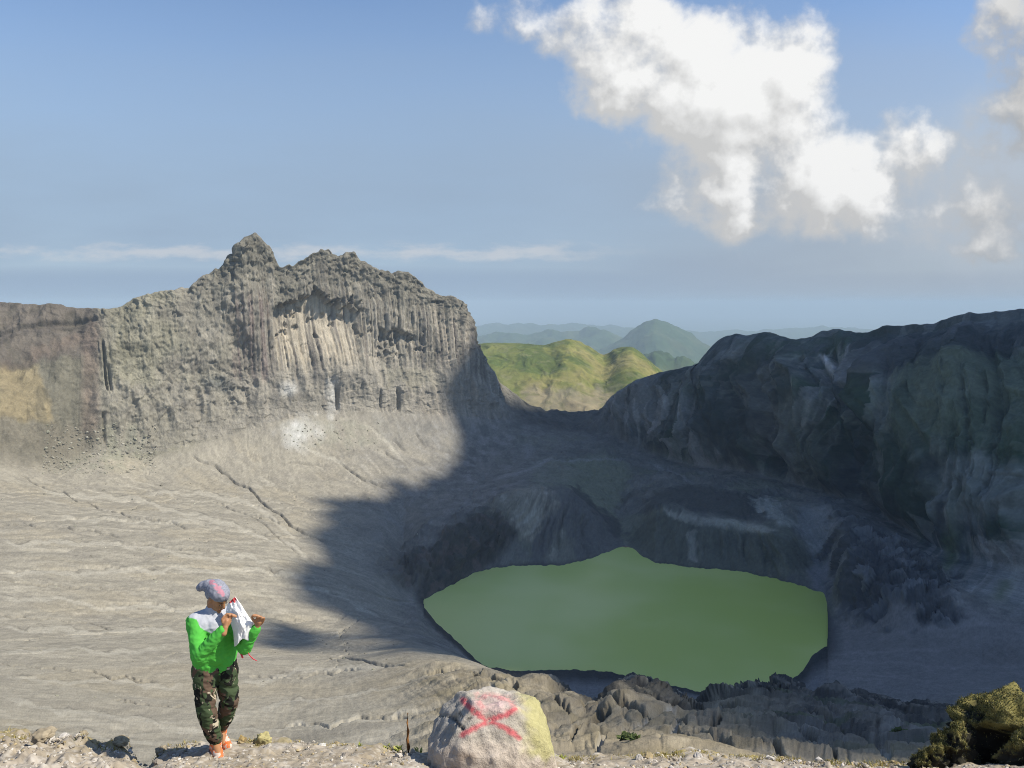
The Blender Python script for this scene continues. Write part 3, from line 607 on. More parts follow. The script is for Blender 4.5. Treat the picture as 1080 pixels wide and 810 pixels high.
col = mixc(col, w_left, (0, 0, 0)) + cl * w_left[..., None]
# right wall: dark rock under thin scrub
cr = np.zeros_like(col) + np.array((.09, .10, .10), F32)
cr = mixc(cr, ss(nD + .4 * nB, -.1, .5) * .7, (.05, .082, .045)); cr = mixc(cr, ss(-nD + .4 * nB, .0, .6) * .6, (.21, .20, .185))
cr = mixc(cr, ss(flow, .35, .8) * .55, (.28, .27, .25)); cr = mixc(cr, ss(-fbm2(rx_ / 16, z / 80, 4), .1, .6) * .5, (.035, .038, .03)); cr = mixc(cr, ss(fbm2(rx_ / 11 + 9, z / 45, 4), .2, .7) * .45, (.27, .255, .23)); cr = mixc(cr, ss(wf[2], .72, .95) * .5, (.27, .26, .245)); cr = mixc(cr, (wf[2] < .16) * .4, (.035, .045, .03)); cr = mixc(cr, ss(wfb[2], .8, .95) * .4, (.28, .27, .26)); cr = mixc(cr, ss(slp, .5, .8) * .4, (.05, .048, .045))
def streakmask(pts, wd):
    p = np.array(pts, float); cxp = np.interp(PYf, p[:, 1], p[:, 0])
    return np.clip(1 - np.abs(PXf + 3 * nB - cxp) / wd, 0, 1) * bumpw(PYf, p[0, 1] - 2, p[0, 1] + 4, p[-1, 1] - 4, p[-1, 1] + 2)
cr = mixc(cr, np.clip(streakmask([(868, 376), (880, 392), (889, 412)], 6) * 1.3, 0, 1) * .9, (.36, .34, .33))
cr = mixc(cr, streakmask([(885, 408), (886, 436)], 3) * .8, (.26, .25, .25))
cr = mixc(cr, streakmask([(905, 384), (908, 400)], 3) * .6, (.24, .23, .22))
cr = mixc(cr, np.clip(1 - np.hypot((PXf - 955) / 16, (PYf - 422) / 7) + .5 * nB, 0, 1) * .6, (.2, .2, .2))
cr = mixc(cr, bumpw(PXf, 930, 990, 1200, 1300) * bumpw(PYf, 360, 380, 460, 500) * .8, (.105, .118, .085))
cr = mixc(cr, streakmask([(1030, 520), (1012, 575), (985, 620)], 12) * .55, (.10, .125, .05))
cr = mixc(cr, streakmask([(1062, 610), (1040, 660), (1042, 690)], 14) * .5, (.09, .11, .05))
rimb = ss(PXf + 12 * nB, 895, 940) * bumpw(PYf + 6 * nB, np.interp(PXf, [880, 1080], [352, 332]), np.interp(PXf, [880, 1080], [358, 340]), np.interp(PXf, [880, 960, 1080], [395, 405, 352]), np.interp(PXf, [880, 960, 1080], [420, 425, 372]))
cr = mixc(cr, rimb * .7, (.055, .058, .062))
cr = mixc(cr, bumpw(PXf + 14 * nB, 690, 720, 850, 868) * bumpw(PYf + 10 * nB, 355, 375, 420, 450) * .4, (.062, .07, .056))
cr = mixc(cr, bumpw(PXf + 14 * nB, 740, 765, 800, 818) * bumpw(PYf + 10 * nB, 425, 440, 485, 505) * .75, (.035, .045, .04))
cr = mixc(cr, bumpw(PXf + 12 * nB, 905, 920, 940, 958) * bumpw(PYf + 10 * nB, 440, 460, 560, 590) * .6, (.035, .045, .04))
cr = mixc(cr, bumpw(PXf + 14 * nB, 990, 1010, 1200, 1300) * bumpw(PYf + 10 * nB, 482, 498, 545, 570) * .65, (.22, .22, .21))
cr = mixc(cr, bumpw(PXf + 12 * nB, 815, 835, 880, 900) * bumpw(PYf + 10 * nB, 425, 440, 500, 520) * .4, (.17, .165, .135))
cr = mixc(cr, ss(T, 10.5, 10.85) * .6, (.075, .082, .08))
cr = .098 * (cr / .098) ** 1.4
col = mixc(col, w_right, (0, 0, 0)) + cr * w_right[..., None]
csd = mixc(np.zeros_like(col) + np.array((.085, .082, .075), F32), ss(nB, 0, .5) * .5, (.13, .125, .11))
col = mixc(col, w_saddle * (1 - w_peak) * (1 - w_right), (0, 0, 0)) + csd * (w_saddle * (1 - w_peak) * (1 - w_right))[..., None]
# funnel mounds
def area(pts, soft, wob_=5.0):
    p = np.array(pts, float); x0, y0 = p.min(0) - 25; x1, y1 = p.max(0) + 25
    m_ = (PXf > x0) & (PXf < x1) & (PYf > y0) & (PYf < y1) & (T > 5.9) & (T < 9.6)
    a_ = PXf[m_] + wob_ * nB[m_]; b_ = PYf[m_] + wob_ * .7 * nC[m_]; sd_ = np.full(a_.shape, 1e9); in_ = np.zeros(a_.shape, bool)
    for (ax, ay), (bx, by) in zip(p, np.roll(p, -1, 0)):
        u = np.clip(((a_ - ax) * (bx - ax) + (b_ - ay) * (by - ay)) / ((bx - ax) ** 2 + (by - ay) ** 2 + 1e-9), 0, 1); sd_ = np.minimum(sd_, np.hypot(a_ - ax - u * (bx - ax), b_ - ay - u * (by - ay)))
        c_ = (ay > b_) != (by > b_)
        with np.errstate(divide='ignore', invalid='ignore'): in_ ^= c_ & (a_ < (bx - ax) * (b_ - ay) / (by - ay) + ax)
    o_ = np.zeros_like(z); o_[m_] = ss(np.where(in_, sd_, -sd_), -soft, soft); return o_
cf = np.zeros_like(col) + np.array((.142, .138, .126), F32)
cm_ = fbm2(x / 36 + 11, y / 26, 5, .55)
cf = mixc(cf, ss(cm_, .0, .6) * .4, (.19, .185, .165)); cf = mixc(cf, ss(-cm_, .0, .6) * .4, (.095, .094, .088)); cf = mixc(cf, ss(nA, -.1, .5) * .4, (.145, .15, .105))
fst = (.7 * fbm2(fanu * 13 + .9 * fbm2(x / 40, y / 40, 3), T * .8 + x / 200, 5, .62) + .5 * fbm2(x / 24, y / 30, 4)) * ss(fbm2(x / 60 + 4, y / 60, 2), -.6, .3)
gul = lambda m_, lt, dk_, a=.42: ((ss(fst, .1, .6) * m_ * a, lt), (ss(-fst, .1, .6) * m_ * a, dk_))
for pts, soft, cb_, k_, lt, dk_ in [
    ([(560, 487), (650, 480), (668, 500), (645, 545), (605, 516), (560, 511)], 5, (.165, .168, .128), .8, None, None),
    ([(497, 524), (530, 512), (572, 515), (596, 532), (566, 574), (540, 562), (520, 545)], 4, (.22, .205, .17), .8, (.30, .285, .25), (.085, .08, .07)),
    ([(562, 566), (585, 536), (602, 519), (640, 545), (662, 580), (625, 590), (590, 597), (556, 598)], 3, (.12, .117, .112), .85, (.17, .165, .145), (.06, .06, .06)),
    ([(572, 596), (580, 570), (592, 556), (604, 570), (610, 594)], 3, (.16, .155, .13), .8, (.27, .26, .22), (.11, .108, .095)),
    ([(596, 512), (652, 566), (660, 560), (612, 514)], 2, (.065, .065, .065), .7, None, None),
    ([(664, 570), (680, 548), (702, 538), (745, 550), (820, 563), (866, 588), (825, 612), (740, 601), (690, 594)], 3, (.115, .116, .098), .9, (.175, .17, .14), (.052, .055, .045)),
    ([(722, 590), (728, 560), (736, 558), (736, 592)], 2.5, (.25, .24, .21), .6, None, None),
    ([(700, 535), (740, 546), (782, 553), (824, 562), (800, 565), (742, 553), (703, 542)], 2.5, (.25, .242, .21), .85, None, None),
    ([(672, 545), (690, 520), (722, 511), (800, 521), (832, 542), (800, 551), (742, 543), (700, 533)], 4, (.085, .085, .08), .9, (.15, .147, .13), (.055, .055, .054)),
    ([(788, 526), (812, 524), (846, 556), (822, 558)], 3, (.24, .235, .21), .8, (.32, .31, .28), (.12, .12, .11)),
    ([(845, 532), (895, 528), (916, 552), (896, 592), (862, 586), (838, 562)], 6, (.20, .197, .188), .85, (.27, .265, .25), (.12, .118, .112)),
    ([(846, 600), (872, 590), (900, 585), (880, 612), (872, 640)], 4, (.19, .185, .185), .8, None, None),
    ([(425, 606), (432, 578), (450, 568), (490, 553), (530, 543), (548, 560), (520, 592), (480, 617), (440, 637)], 5, (.07, .068, .062), .9, (.13, .115, .10), (.04, .04, .04)),
    ([(640, 590), (652, 577), (668, 576), (676, 590), (660, 582)], 1.5, (.22, .12, .08), .7, None, None)]:
    A_m = area(pts, soft); cf = mixc(cf, A_m * k_, cb_)
    if lt is not None:
        for w__, c__ in gul(A_m, lt, dk_): cf = mixc(cf, w__, c__)
cf = .118 * (cf / .118) ** 1.5
col = mixc(col, w_funnel, (0, 0, 0)) + cf * w_funnel[..., None]
col = mixc(col, w_bank * wet * .8, (.07, .07, .064)); col = mixc(col, w_bank * ss(nB, .15, .5) * .5, (.15, .115, .10))
col = mixc(col, w_outc * .9, (.07, .072, .074)); col = mixc(col, w_outc * ss(woi, .5, .9) * .7, (.20, .20, .20))
# pale tracks over the far flats
for pts, wd in [([(520, 505), (560, 495), (585, 482)], 3.0), ([(560, 488), (600, 486), (660, 484)], 2.0), ([(680, 487), (705, 496), (732, 510)], 2.0)]:
    p = np.array(pts, float); cyp = np.interp(PXf, p[:, 0], p[:, 1])
    k = np.clip(1 - np.abs(PYf - cyp + 1.5 * nB) / wd, 0, 1) * bumpw(PXf, p[0, 0] - 4, p[0, 0] + 8, p[-1, 0] - 8, p[-1, 0] + 4) * (T > 7.5)
    col = mixc(col, k * .75, (.27, .265, .245))
# near slope: tan soil, dry grass, black broken lip
wn_ = (w_near * ss(PXf + 30 * nB, 380, 500) * ss(T, .2, .9)).astype(F32)
nE = fbm2(x / 5, y / 5, 4)
cn = np.zeros_like(col) + np.array((.315, .265, .185), F32)
cn = mixc(cn, ss(nE, .0, .5) * .6, (.20, .165, .10)); cn = mixc(cn, ss(-nE, .1, .6) * .5, (.36, .32, .25)); cn = mixc(cn, ss(flow_n, .35, .8) * .6, (.38, .355, .31))
cn = mixc(cn, ss(nB, .1, .6) * .55, (.215, .185, .115)); cn = mixc(cn, ss(-rl, -.1, .5) * .4, (.37, .345, .30)); cn = mixc(cn, ss(rs_, .1, .9) * .4, (.18, .15, .105)); cn = mixc(cn, ss(-rs_, .0, .8) * .4, (.36, .325, .265)); cn = mixc(cn, np.clip(crkm * 1.3, 0, 1) * .7, (.07, .062, .05)); cn = mixc(cn, ss(fbm2(x / 9 + 30, y / 9, 4), .05, .5) * .5, (.19, .165, .13)); cn = mixc(cn, np.clip(palem * 2, 0, 1) * .85, (.40, .375, .33))
col = mixc(col, wn_ * .95, (0, 0, 0)) + cn * (wn_ * .95)[..., None]
cn2 = (ss(PXf + 30 * nB, 760, 860) * bumpw(T, 1.2, 1.9, 3.2, 3.8)); strat = fbm2((x * .8 + y * .6) / 30, (y * .8 - x * .6) / 4 + z / 5, 4); col = mixc(col, cn2 * .75, (.12, .115, .108)); col = mixc(col, cn2 * ss(strat, .1, .5) * .6, (.25, .235, .21)); col = mixc(col, cn2 * ss(-strat, .1, .5) * .6, (.045, .045, .045)); col = mixc(col, cn2 * ss(nB, .15, .5) * .5, (.06, .085, .03))
col = mixc(col, w_lip * ss(nE + .3 * nB, -.6, -.1) * .9, (.045, .045, .045)); col = mixc(col, w_lip * ss(wli, .7, .95) * .35, (.14, .13, .115))
grain = (_rng.rand(*z.shape).astype(F32) - .5) * .22
fine = grain + n2(PXf * .55, T * 260) * .10 + .12 * n2(sface / 2.6, z / 7) * (w_peak + w_right) + .10 * fbm2(x / 3, y / 3, 2) * (1 - w_peak)
crack_shade = w_cliff * (face * np.clip(1 - gv * 5, 0, 1) * .5 + (1 - face) * (1 - ss(wg2, 0, .10)) * .30)  # shade in the column joints and block gaps, painted into the rock colour
col = col * (1 + fine - crack_shade * .5)[..., None]
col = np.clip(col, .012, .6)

M_ash = rock_mat('ash_ground', 0.22, 0.30, 0.5, 1.6)
M_rock = rock_mat('cliff_rock', 0.16, 0.42, 0.8, 3.0, stretch=(1, 1, .45))
M_wall = rock_mat('scrub_rock', 0.12, 0.48, 0.7, 3.0)
Qd = grid_quads(*z.shape)
Tq = (T[:-1, :-1] + 0.0).ravel(); Pq = PXf[:-1, :-1].ravel()
wob = (0.0 * Pq)
is_peak = (Tq >= 9) & (Pq > 104) & (Pq <= 560)
is_right = ((Tq >= 9) & (Pq > 560)) | ((Tq >= 7) & (Pq > 960))
is_left = (Tq >= 9) & (Pq <= 104)
is_near = (Tq < 3.4)
def emit(name, mask, mat, label):
    q = Qd[mask]; ids, inv = np.unique(q, return_inverse=True)
    me = npmesh(name, P2.reshape(-1, 3)[ids], inv.reshape(q.shape), mat, col.reshape(-1, 3)[ids])
    return tag(link(bpy.data.objects.new(name, me)), label, None, None, 'structure')
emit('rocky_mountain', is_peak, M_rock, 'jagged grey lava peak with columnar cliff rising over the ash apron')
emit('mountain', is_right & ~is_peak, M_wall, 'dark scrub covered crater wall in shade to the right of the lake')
emit('ridge_hill', is_left, M_wall, 'brown ridge with a tan slope beside the grey peak')
emit('slope_terrain', is_near, M_ash, 'steep soil slope with dry grass falling away below the ledge')
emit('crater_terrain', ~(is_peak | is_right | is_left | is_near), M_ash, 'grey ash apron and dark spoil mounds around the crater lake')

# ------------------------------------------------------------------ lake
m, t, b = material('lake_water', 0.35, 0.12)
tcn = t.node('ShaderNodeTexCoord')
ln = t.noise(tcn.outputs['Object'], 0.006, 3, 0.5); ln2 = t.noise(tcn.outputs['Object'], 0.02, 4, 0.55)
lc = t.mix(t.sstep(ln, .35, .68), rgba((.50, .57, .12)), rgba((.66, .68, .24)))
lc = t.mix(t.math('MULTIPLY', t.sstep(ln2, .5, .75), .3), lc, rgba((.58, .64, .20)))
t.put(b.inputs['Base Color'], lc)
bp = t.node('ShaderNodeBump'); bp.inputs['Strength'].default_value = .12; bp.inputs['Distance'].default_value = .15
t.put(bp.inputs['Height'], t.noise(tcn.outputs['Object'], 0.6, 4, .6)); t.put(b.inputs['Normal'], bp.outputs[0])
ring = []
for pts, D_ in ((NEAR_SH, 1), (FAR_SH[::-1], 1)):
    for px, py in pts:
        s = float(slope(py)); d = LAKE_Z / s; ring.append((float(unproj(px, s, d)), d))
cxm = sum(p[0] for p in ring) / len(ring); cym = sum(p[1] for p in ring) / len(ring)
bm = bmesh.new(); vs = []
for a, b_ in ring:
    q = Vector((a - cxm, b_ - cym)); q = q + q.normalized() * 14; vs.append(bm.verts.new((cxm + q.x, cym + q.y, LAKE_Z)))
bm.faces.new(vs); bmesh.ops.triangulate(bm, faces=bm.faces[:])
me = bpy.data.meshes.new('crater_lake'); bm.to_mesh(me); bm.free(); me.materials.append(m)
tag(link(bpy.data.objects.new('crater_lake', me)), 'milky green crater lake', None, None, 'structure')

# ------------------------------------------------------------------ plain to the horizon, far hills
PLAIN_Z = -1000.0
def ring_hill(name, px0, px1, stepx, nodes_, rows, relief, colf, mat, label):
    """a hill from its own depth profiles: nodes_ = [(py curve or None, depth curve, z or None)] from front to back"""
    pxs = np.arange(px0, px1, stepx); ds, zs = [], []
    for pyc, dc, zc in nodes_:
        d = gsm(curve(dc, pxs), 6 / stepx); ds.append(d)
        zs.append(slope(gsm(curve(pyc, pxs), (1.5 / stepx))) * d if pyc else gsm(curve(zc, pxs), 6 / stepx))
    D_ = np.array(ds); Z_ = np.array(zs)
    for k in range(1, len(D_)): D_[k] = np.maximum(D_[k], D_[k - 1] + 5)
    h, d = pchip(D_, Z_); dd, zz, tt = [], [], []
    for k in range(len(D_) - 1):
        n = rows[k]
        for i in range(n + (k == len(D_) - 2)):
            u = i / n; h00 = 2 * u ** 3 - 3 * u ** 2 + 1
            zz.append(h00 * Z_[k] + (u ** 3 - 2 * u ** 2 + u) * h[k] * d[k] + (1 - h00) * Z_[k + 1] + (u ** 3 - u ** 2) * h[k] * d[k + 1])
            dd.append(D_[k] + u * h[k]); tt.append(k + u)
    dd = np.array(dd); zz = np.array(zz); pg = np.repeat(pxs[None], len(dd), 0); s = zz / dd
    Pp = np.stack([unproj(pg, s, dd), dd, zz], -1).astype(F32)
    tg = np.repeat(np.array(tt)[:, None], len(pxs), 1)
    nn = normals(Pp); dis = relief(Pp, tg, pg.astype(F32)); Pp = Pp + nn * dis[..., None].astype(F32)
    cl_ = colf(Pp, tg, pg.astype(F32), (405 - FPX * (s * CP + SP) / (CP - s * SP)).astype(F32), dis)
    o = bpy.data.objects.new(name, npmesh(name, Pp.reshape(-1, 3), grid_quads(*dd.shape), mat, np.clip(cl_, .01, .6).reshape(-1, 3)))
    return tag(link(o), label, None, None, 'structure')

M_green = rock_mat('grassy_hill', 0.06, 0.45, 0.6, 4.0)
M_far = rock_mat('far_forest', 0.012, 0.5, 0.6, 20.0)
GH = [(440, 374), (480, 368), (500, 364), (520, 362), (540, 363), (560, 363), (575, 364), (590, 360), (600, 358), (612, 361), (622, 367), (636, 375), (643, 373), (650, 368), (660, 365.5), (668, 367), (678, 375), (690, 385), (706, 399), (720, 410), (800, 440)]
def gh_rel(P, t, px):
    x, y, z = P[..., 0], P[..., 1], P[..., 2]
    q = ridge2(x / 130 + .3 * fbm2(x / 90, y / 90, 3), y / 260, 4)
    v = np.clip(1 - np.abs(px + 5 * fbm2(y / 60, x / 60, 3) - (580 + (t - 1) * 6)) / 12, 0, 1) * bumpw(t, 1.2, 1.4, 1.7, 1.9) * 7
    return (q * 6 - 3 + 1.2 * fbm2(x / 40, y / 40, 4)) * np.where(t > 1.9, .4, 1) - v
def gh_col(P, t, px, py, dis):
    x, y = P[..., 0], P[..., 1]; a = fbm2(x / 130, y / 130, 4); b_ = fbm2(x / 30, y / 30, 4)
    c = np.zeros(px.shape + (3,), F32) + np.array((.17, .172, .05), F32)
    c = mixc(c, ss(a, .0, .5) * .7, (.23, .198, .08)); c = mixc(c, ss(-a + .4 * b_, .0, .5) * .75, (.055, .085, .022))
    c = mixc(c, (1 - ss(px, 520, 580)) * .5, (.075, .11, .025))
    c = mixc(c, bumpw(px + 10 * b_, 540, 560, 640, 670) * ss(py + 8 * b_, 402, 420) * .65, (.25, .2, .15))
    c = mixc(c, ss(b_, .35, .7) * .35, (.22, .20, .11)); c = mixc(c, ss(-b_, .25, .6) * .35, (.06, .08, .025))
    return c
ring_hill('grassy_hill', 470, 790, 0.6, [(None, [(0, 1480)], [(0, -330)]), ([(0, 436)], [(0, 1640)], None), (GH, [(470, 2080), (590, 2060), (640, 2150), (660, 2000), (790, 1950)], None), (None, [(0, 2500)], [(0, -420)])],
          [40, 170, 40], gh_rel, gh_col, M_green, 'sunlit green grassy hill seen through the gap beyond the crater')
def far_rel(a, sc_):
    return lambda P, t, px: a * fbm2(P[..., 0] / sc_, P[..., 1] / sc_, 5)
def far_col(P, t, px, py, dis):
    b_ = fbm2(P[..., 0] / 300, P[..., 1] / 300, 4)
    return mixc(np.zeros(px.shape + (3,), F32) + np.array((.045, .075, .03), F32), ss(b_, 0, .6) * .6, (.085, .10, .045))
def far_hill(name, x0, x1, py, D, label, a=90, sc_=700):
    ring_hill(name, x0, x1, 1.0, [(None, [(0, D * .72)], [(0, PLAIN_Z - 60)]), (py, [(0, D)], None), (None, [(0, D * 1.25)], [(0, PLAIN_Z - 60)])], [60, 30], far_rel(a, sc_), far_col, M_far, label)
far_hill('distant_hill', 380, 720, [(380, 362), (470, 360), (500, 357), (530, 353), (560, 350), (572, 346.5), (582, 346), (594, 350), (610, 353), (625, 351), (640, 354), (680, 366), (720, 385)], 10500, 'long blue green ridge of low hills behind the grassy hill')
far_hill('distant_hill.001', 600, 860, [(600, 385), (640, 366), (655, 358), (668, 348), (680, 341), (690, 338), (700, 339), (712, 345), (725, 353), (740, 362), (765, 372), (800, 380), (860, 384)], 8600, 'rounded blue green cone hill beyond the gap beside the dark crater wall', 60, 500)
far_hill('distant_hill.002', 640, 780, [(640, 395), (672, 383), (682, 374), (690, 372), (700, 376), (712, 380), (720, 377), (735, 388), (760, 402), (780, 410)], 4600, 'small hazy green hill between the grassy hill and the cone hill', 40, 160)
far_hill('distant_hill.003', 240, 1100, [(240, 352), (420, 349), (560, 343), (640, 345), (760, 352), (860, 346), (960, 350), (1100, 354)], 17000, 'faint blue line of the farthest hills almost lost in haze', 90, 900)
m, t, b = material('plain_fields', 0.95, 0.05)
tcn = t.node('ShaderNodeTexCoord')
pn = t.noise(tcn.outputs['Object'], 0.0006, 8, .65); pn2 = t.noise(tcn.outputs['Object'], 0.004, 5, .6)
pc = t.mix(t.sstep(pn, .4, .62), rgba((.05, .085, .03)), rgba((.14, .14, .075)))
t.put(b.inputs['Base Color'], t.mix(t.math('MULTIPLY', t.sstep(pn2, .55, .7), .6), pc, rgba((.26, .25, .22))))
th_ = np.linspace(0, 2 * math.pi, 129)[:-1]; rad = [0, 3000, 8000, 16000, 30000, 58000]
V = [(0, 0, PLAIN_Z)] + [(r * math.cos(a), r * math.sin(a), PLAIN_Z) for r in rad[1:] for a in th_]
bm = bmesh.new(); vs = [bm.verts.new(v) for v in V]
for i in range(128):
    j = (i + 1) % 128; bm.faces.new((vs[0], vs[1 + i], vs[1 + j]))
    for k in range(4):
        o0, o1 = 1 + k * 128, 1 + (k + 1) * 128
        bm.faces.new((vs[o0 + i], vs[o1 + i], vs[o1 + j], vs[o0 + j]))
me = bpy.data.meshes.new('land'); bm.to_mesh(me); bm.free(); me.materials.append(m)
tag(link(bpy.data.objects.new('land', me)), 'flat farmland plain reaching to the hazy horizon', None, None, 'structure')

# ------------------------------------------------------------------ haze
HAZE = 0.8e-4
m = bpy.data.materials.new('haze_air'); m.use_nodes = True; t = NT(m.node_tree); t.n.clear()
out = t.node('ShaderNodeOutputMaterial'); pv = t.node('ShaderNodeVolumePrincipled')
pv.inputs['Color'].default_value = (.56, .68, .82, 1); pv.inputs['Density'].default_value = HAZE; pv.inputs['Anisotropy'].default_value = 0.0
t.l.new(pv.outputs[0], out.inputs['Volume'])
hb = 59000; z0, z1 = PLAIN_Z - 62, 112.0
bm = bmesh.new(); bmesh.ops.create_cube(bm, size=1.0)
for v in bm.verts: v.co = Vector((v.co.x * 2 * hb, v.co.y * 2 * hb, z0 if v.co.z < 0 else z1))
me = bpy.data.meshes.new('haze'); bm.to_mesh(me); bm.free(); me.materials.append(m)
tag(link(bpy.data.objects.new('haze', me)), 'thin blue haze filling the air over crater and plain', None, None, 'stuff')

# ------------------------------------------------------------------ the cloud over the crater that throws its shadow on lake and wall
flatP = P2.reshape(-1, 3); fpx = PXf.ravel(); fpy = PYf.ravel(); fT = T.ravel()
def ground(px, py):
    for r_ in (3, 8, 20, 50):
        m_ = np.where((np.abs(fpx - px) < r_) & (np.abs(fpy - py) < r_) & (fT > .5) & (fT < 11.05))[0]
        if len(m_): break
    k = m_[np.argmin(flatP[m_, 1])]
    return flatP[k]
EDGE = [(560, 428), (545, 410), (528, 398), (508, 366), (494, 372), (480, 388), (472, 402), (469, 418), (474, 436), (482, 446), (492, 462), (494, 476), (488, 490), (470, 498), (455, 503), (452, 514), (436, 512), (415, 503), (408, 508), (424, 522), (415, 530), (380, 526), (345, 523), (338, 526), (356, 538), (352, 552), (338, 575), (345, 590), (338, 604), (312, 612), (302, 630), (322, 640), (350, 640), (366, 646), (380, 652), (404, 664), (440, 686), (478, 697), (520, 705), (560, 708), (612, 736), (650, 734), (700, 737), (735, 742), (765, 758), (800, 758), (845, 768), (885, 784), (930, 800), (975, 812)]
Lx, Ly, Lz = SUN_DIR
CLZ = 1900.0
def to_cloud(p): k = (CLZ - p[2]) / Lz; return (p[0] + Lx * k, p[1] + Ly * k)
poly = [to_cloud(ground(*e)) for e in EDGE]
ox, oy = Lx * CLZ / Lz, Ly * CLZ / Lz
poly += [(60 + ox, 30 + oy), (600 + ox, 30 + oy), (900 + ox, 300 + oy), (900 + ox, 1000 + oy), (560 + ox, 1120 + oy), (300 + ox, 1190 + oy)]
poly = np.array(poly)
g = 7.0
gx = np.arange(poly[:, 0].min() - 60, poly[:, 0].max() + 60, g); gy = np.arange(poly[:, 1].min() - 60, poly[:, 1].max() + 60, g)
GX, GY = np.meshgrid(gx, gy)
def signed(poly):
    sd = np.full(GX.shape, 1e9); ins = np.zeros(GX.shape, bool)
    for i in range(len(poly)):
        (ax, ay), (bx, by) = poly[i], poly[(i + 1) % len(poly)]
        ex, ey = bx - ax, by - ay; u = np.clip(((GX - ax) * ex + (GY - ay) * ey) / (ex * ex + ey * ey + 1e-9), 0, 1)
        sd = np.minimum(sd, np.hypot(GX - ax - u * ex, GY - ay - u * ey))
        c_ = (ay > GY) != (by > GY)
        with np.errstate(divide='ignore', invalid='ignore'): ins ^= c_ & (GX < (bx - ax) * (GY - ay) / (by - ay) + ax)
    return np.where(ins, sd, -sd)
PUFF = [(292, 668), (314, 661), (342, 667), (352, 675), (335, 683), (308, 684)]
sd = np.maximum(signed(poly), signed(np.array([to_cloud(ground(*e)) for e in PUFF])) + 3)
fuzz = 16 * fbm2(GX / 60, GY / 60, 4) + 9 * fbm2(GX / 17, GY / 17, 3)
hh = sd + fuzz
th = np.sqrt(np.clip(hh, 0, None)) * 7 * (1 + .5 * fbm2(GX / 90, GY / 90, 4)); th = np.where(hh > 0, th + .5, -1)
ok = (th[:-1, :-1] > 0) & (th[:-1, 1:] > 0) & (th[1:, 1:] > 0) & (th[1:, :-1] > 0)
q = grid_quads(*GX.shape)[ok.ravel()]; n_ = GX.size
top = np.stack([GX, GY, CLZ + np.clip(th, 0, None)], -1).reshape(-1, 3); bot = np.stack([GX, GY, CLZ - .35 * np.clip(th, 0, None)], -1).reshape(-1, 3)
ed = {}
for a in q:
    for i in range(4):
        e = (int(a[i]), int(a[(i + 1) % 4]))
        if (e[1], e[0]) in ed: del ed[(e[1], e[0])]
        else: ed[e] = 1
side = np.array([(b_, a, a + n_, b_ + n_) for a, b_ in ed], np.int32)
Qc = np.concatenate([q, q[:, ::-1] + n_, side]); Vc = np.concatenate([top, bot]); ids, inv = np.unique(Qc, return_inverse=True)
m, t, b = material('cloud_white', 1.0, 0.0); b.inputs['Base Color'].default_value = (.9, .9, .9, 1)
o = bpy.data.objects.new('cloud', npmesh('cloud', Vc[ids], inv.reshape(Qc.shape), m))
tag(link(o), 'low cloud drifting over the crater whose shadow covers lake and far wall', None, None, 'structure')

# ------------------------------------------------------------------ the ledge in front
random.seed(4); rs = np.random.RandomState(11)
EDGEPY = [(-400, 772), (-40, 774), (20, 774), (50, 777), (88, 777), (96, 783), (120, 789), (140, 792), (146, 806), (158, 808), (166, 798), (180, 788), (215, 783), (250, 784), (300, 783), (350, 785), (380, 787), (420, 791), (447, 795), (520, 800), (590, 801), (610, 803), (640, 802), (690, 795), (730, 795), (800, 800), (850, 803), (900, 807), (960, 806), (1000, 803), (1080, 800), (1500, 796)]
DE = 7.35
def ledge_z(xw, d):
    """height of the ledge under a point"""
    pxw = 540 + np.asarray(xw, float) / d * FPX * 0.947
    ze = slope(curve(EDGEPY, pxw)) * DE
    xx = np.asarray(xw, float); dd = np.asarray(d, float) + 0 * xx
    zn = np.interp(dd, [0, 2, 4, 6.0], [-1.68, -2.05, -2.95, -3.83])
    base = np.where(dd <= 6.0, zn, -3.83 + (ze + 3.83) * (dd - 6.0) / (DE - 6.0))
    over = np.clip(dd - DE, 0, 9); base = base - over * 1.6 - np.clip(over - .4, 0, 9) * .35
    rough = .035 * fbm2(xx / .45, dd / .45, 4) + .016 * ridge2(xx / .16, dd / .16, 2)
    rub_ = .10 * np.maximum(fbm2(xx / .22 + 40, dd / .22, 3) - .1, 0) * bumpw(pxw, -60, 0, 130, 150)
    return base + (rough + rub_) * ss(dd, 4.0, 6.2)
pxl = np.arange(-430, 1520, 2.4)
dl_ = np.concatenate([np.arange(0.05, 5.9, .12), np.arange(5.9, 7.5, .015), np.arange(7.5, 10.2, .08)])
A_, Dl = np.meshgrid((pxl - 540) / FPX / .947, dl_); Xl = A_ * Dl
wob = .10 * fbm2(Xl / .35, Xl * 0 + 3.3, 3)
Zl = ledge_z(Xl, Dl + np.where(Dl > 6.8, wob, 0))
b1, b2, bi = worley2((Xl / .03).astype(F32), (Dl / .03).astype(F32))
Zl = Zl + .006 * (1 - b1) * (Dl > 5.8)
lb = fbm2(Xl / .5, Dl / .5, 4); lb2 = fbm2(Xl / .12, Dl / .12, 3)
lc_ = np.zeros(Xl.shape + (3,), F32) + np.array((.345, .295, .235), F32)
lc_ = mixc(lc_, ss(lb, 0, .5) * .5, (.28, .23, .165)); lc_ = mixc(lc_, ss(-lb, .1, .6) * .5, (.44, .40, .36)); lc_ = mixc(lc_, (bi > .8) * .4, (.5, .47, .43)); lc_ = mixc(lc_, (bi < .2) * .4, (.16, .135, .11))
pxa = 540 + Xl / Dl * FPX * .947
lc_ = mixc(lc_, (1 - ss(pxa, 130, 150)) * ss(Dl, 6.6, 6.95) * ss(lb2, -.3, .3) * .6, (.25, .205, .135))
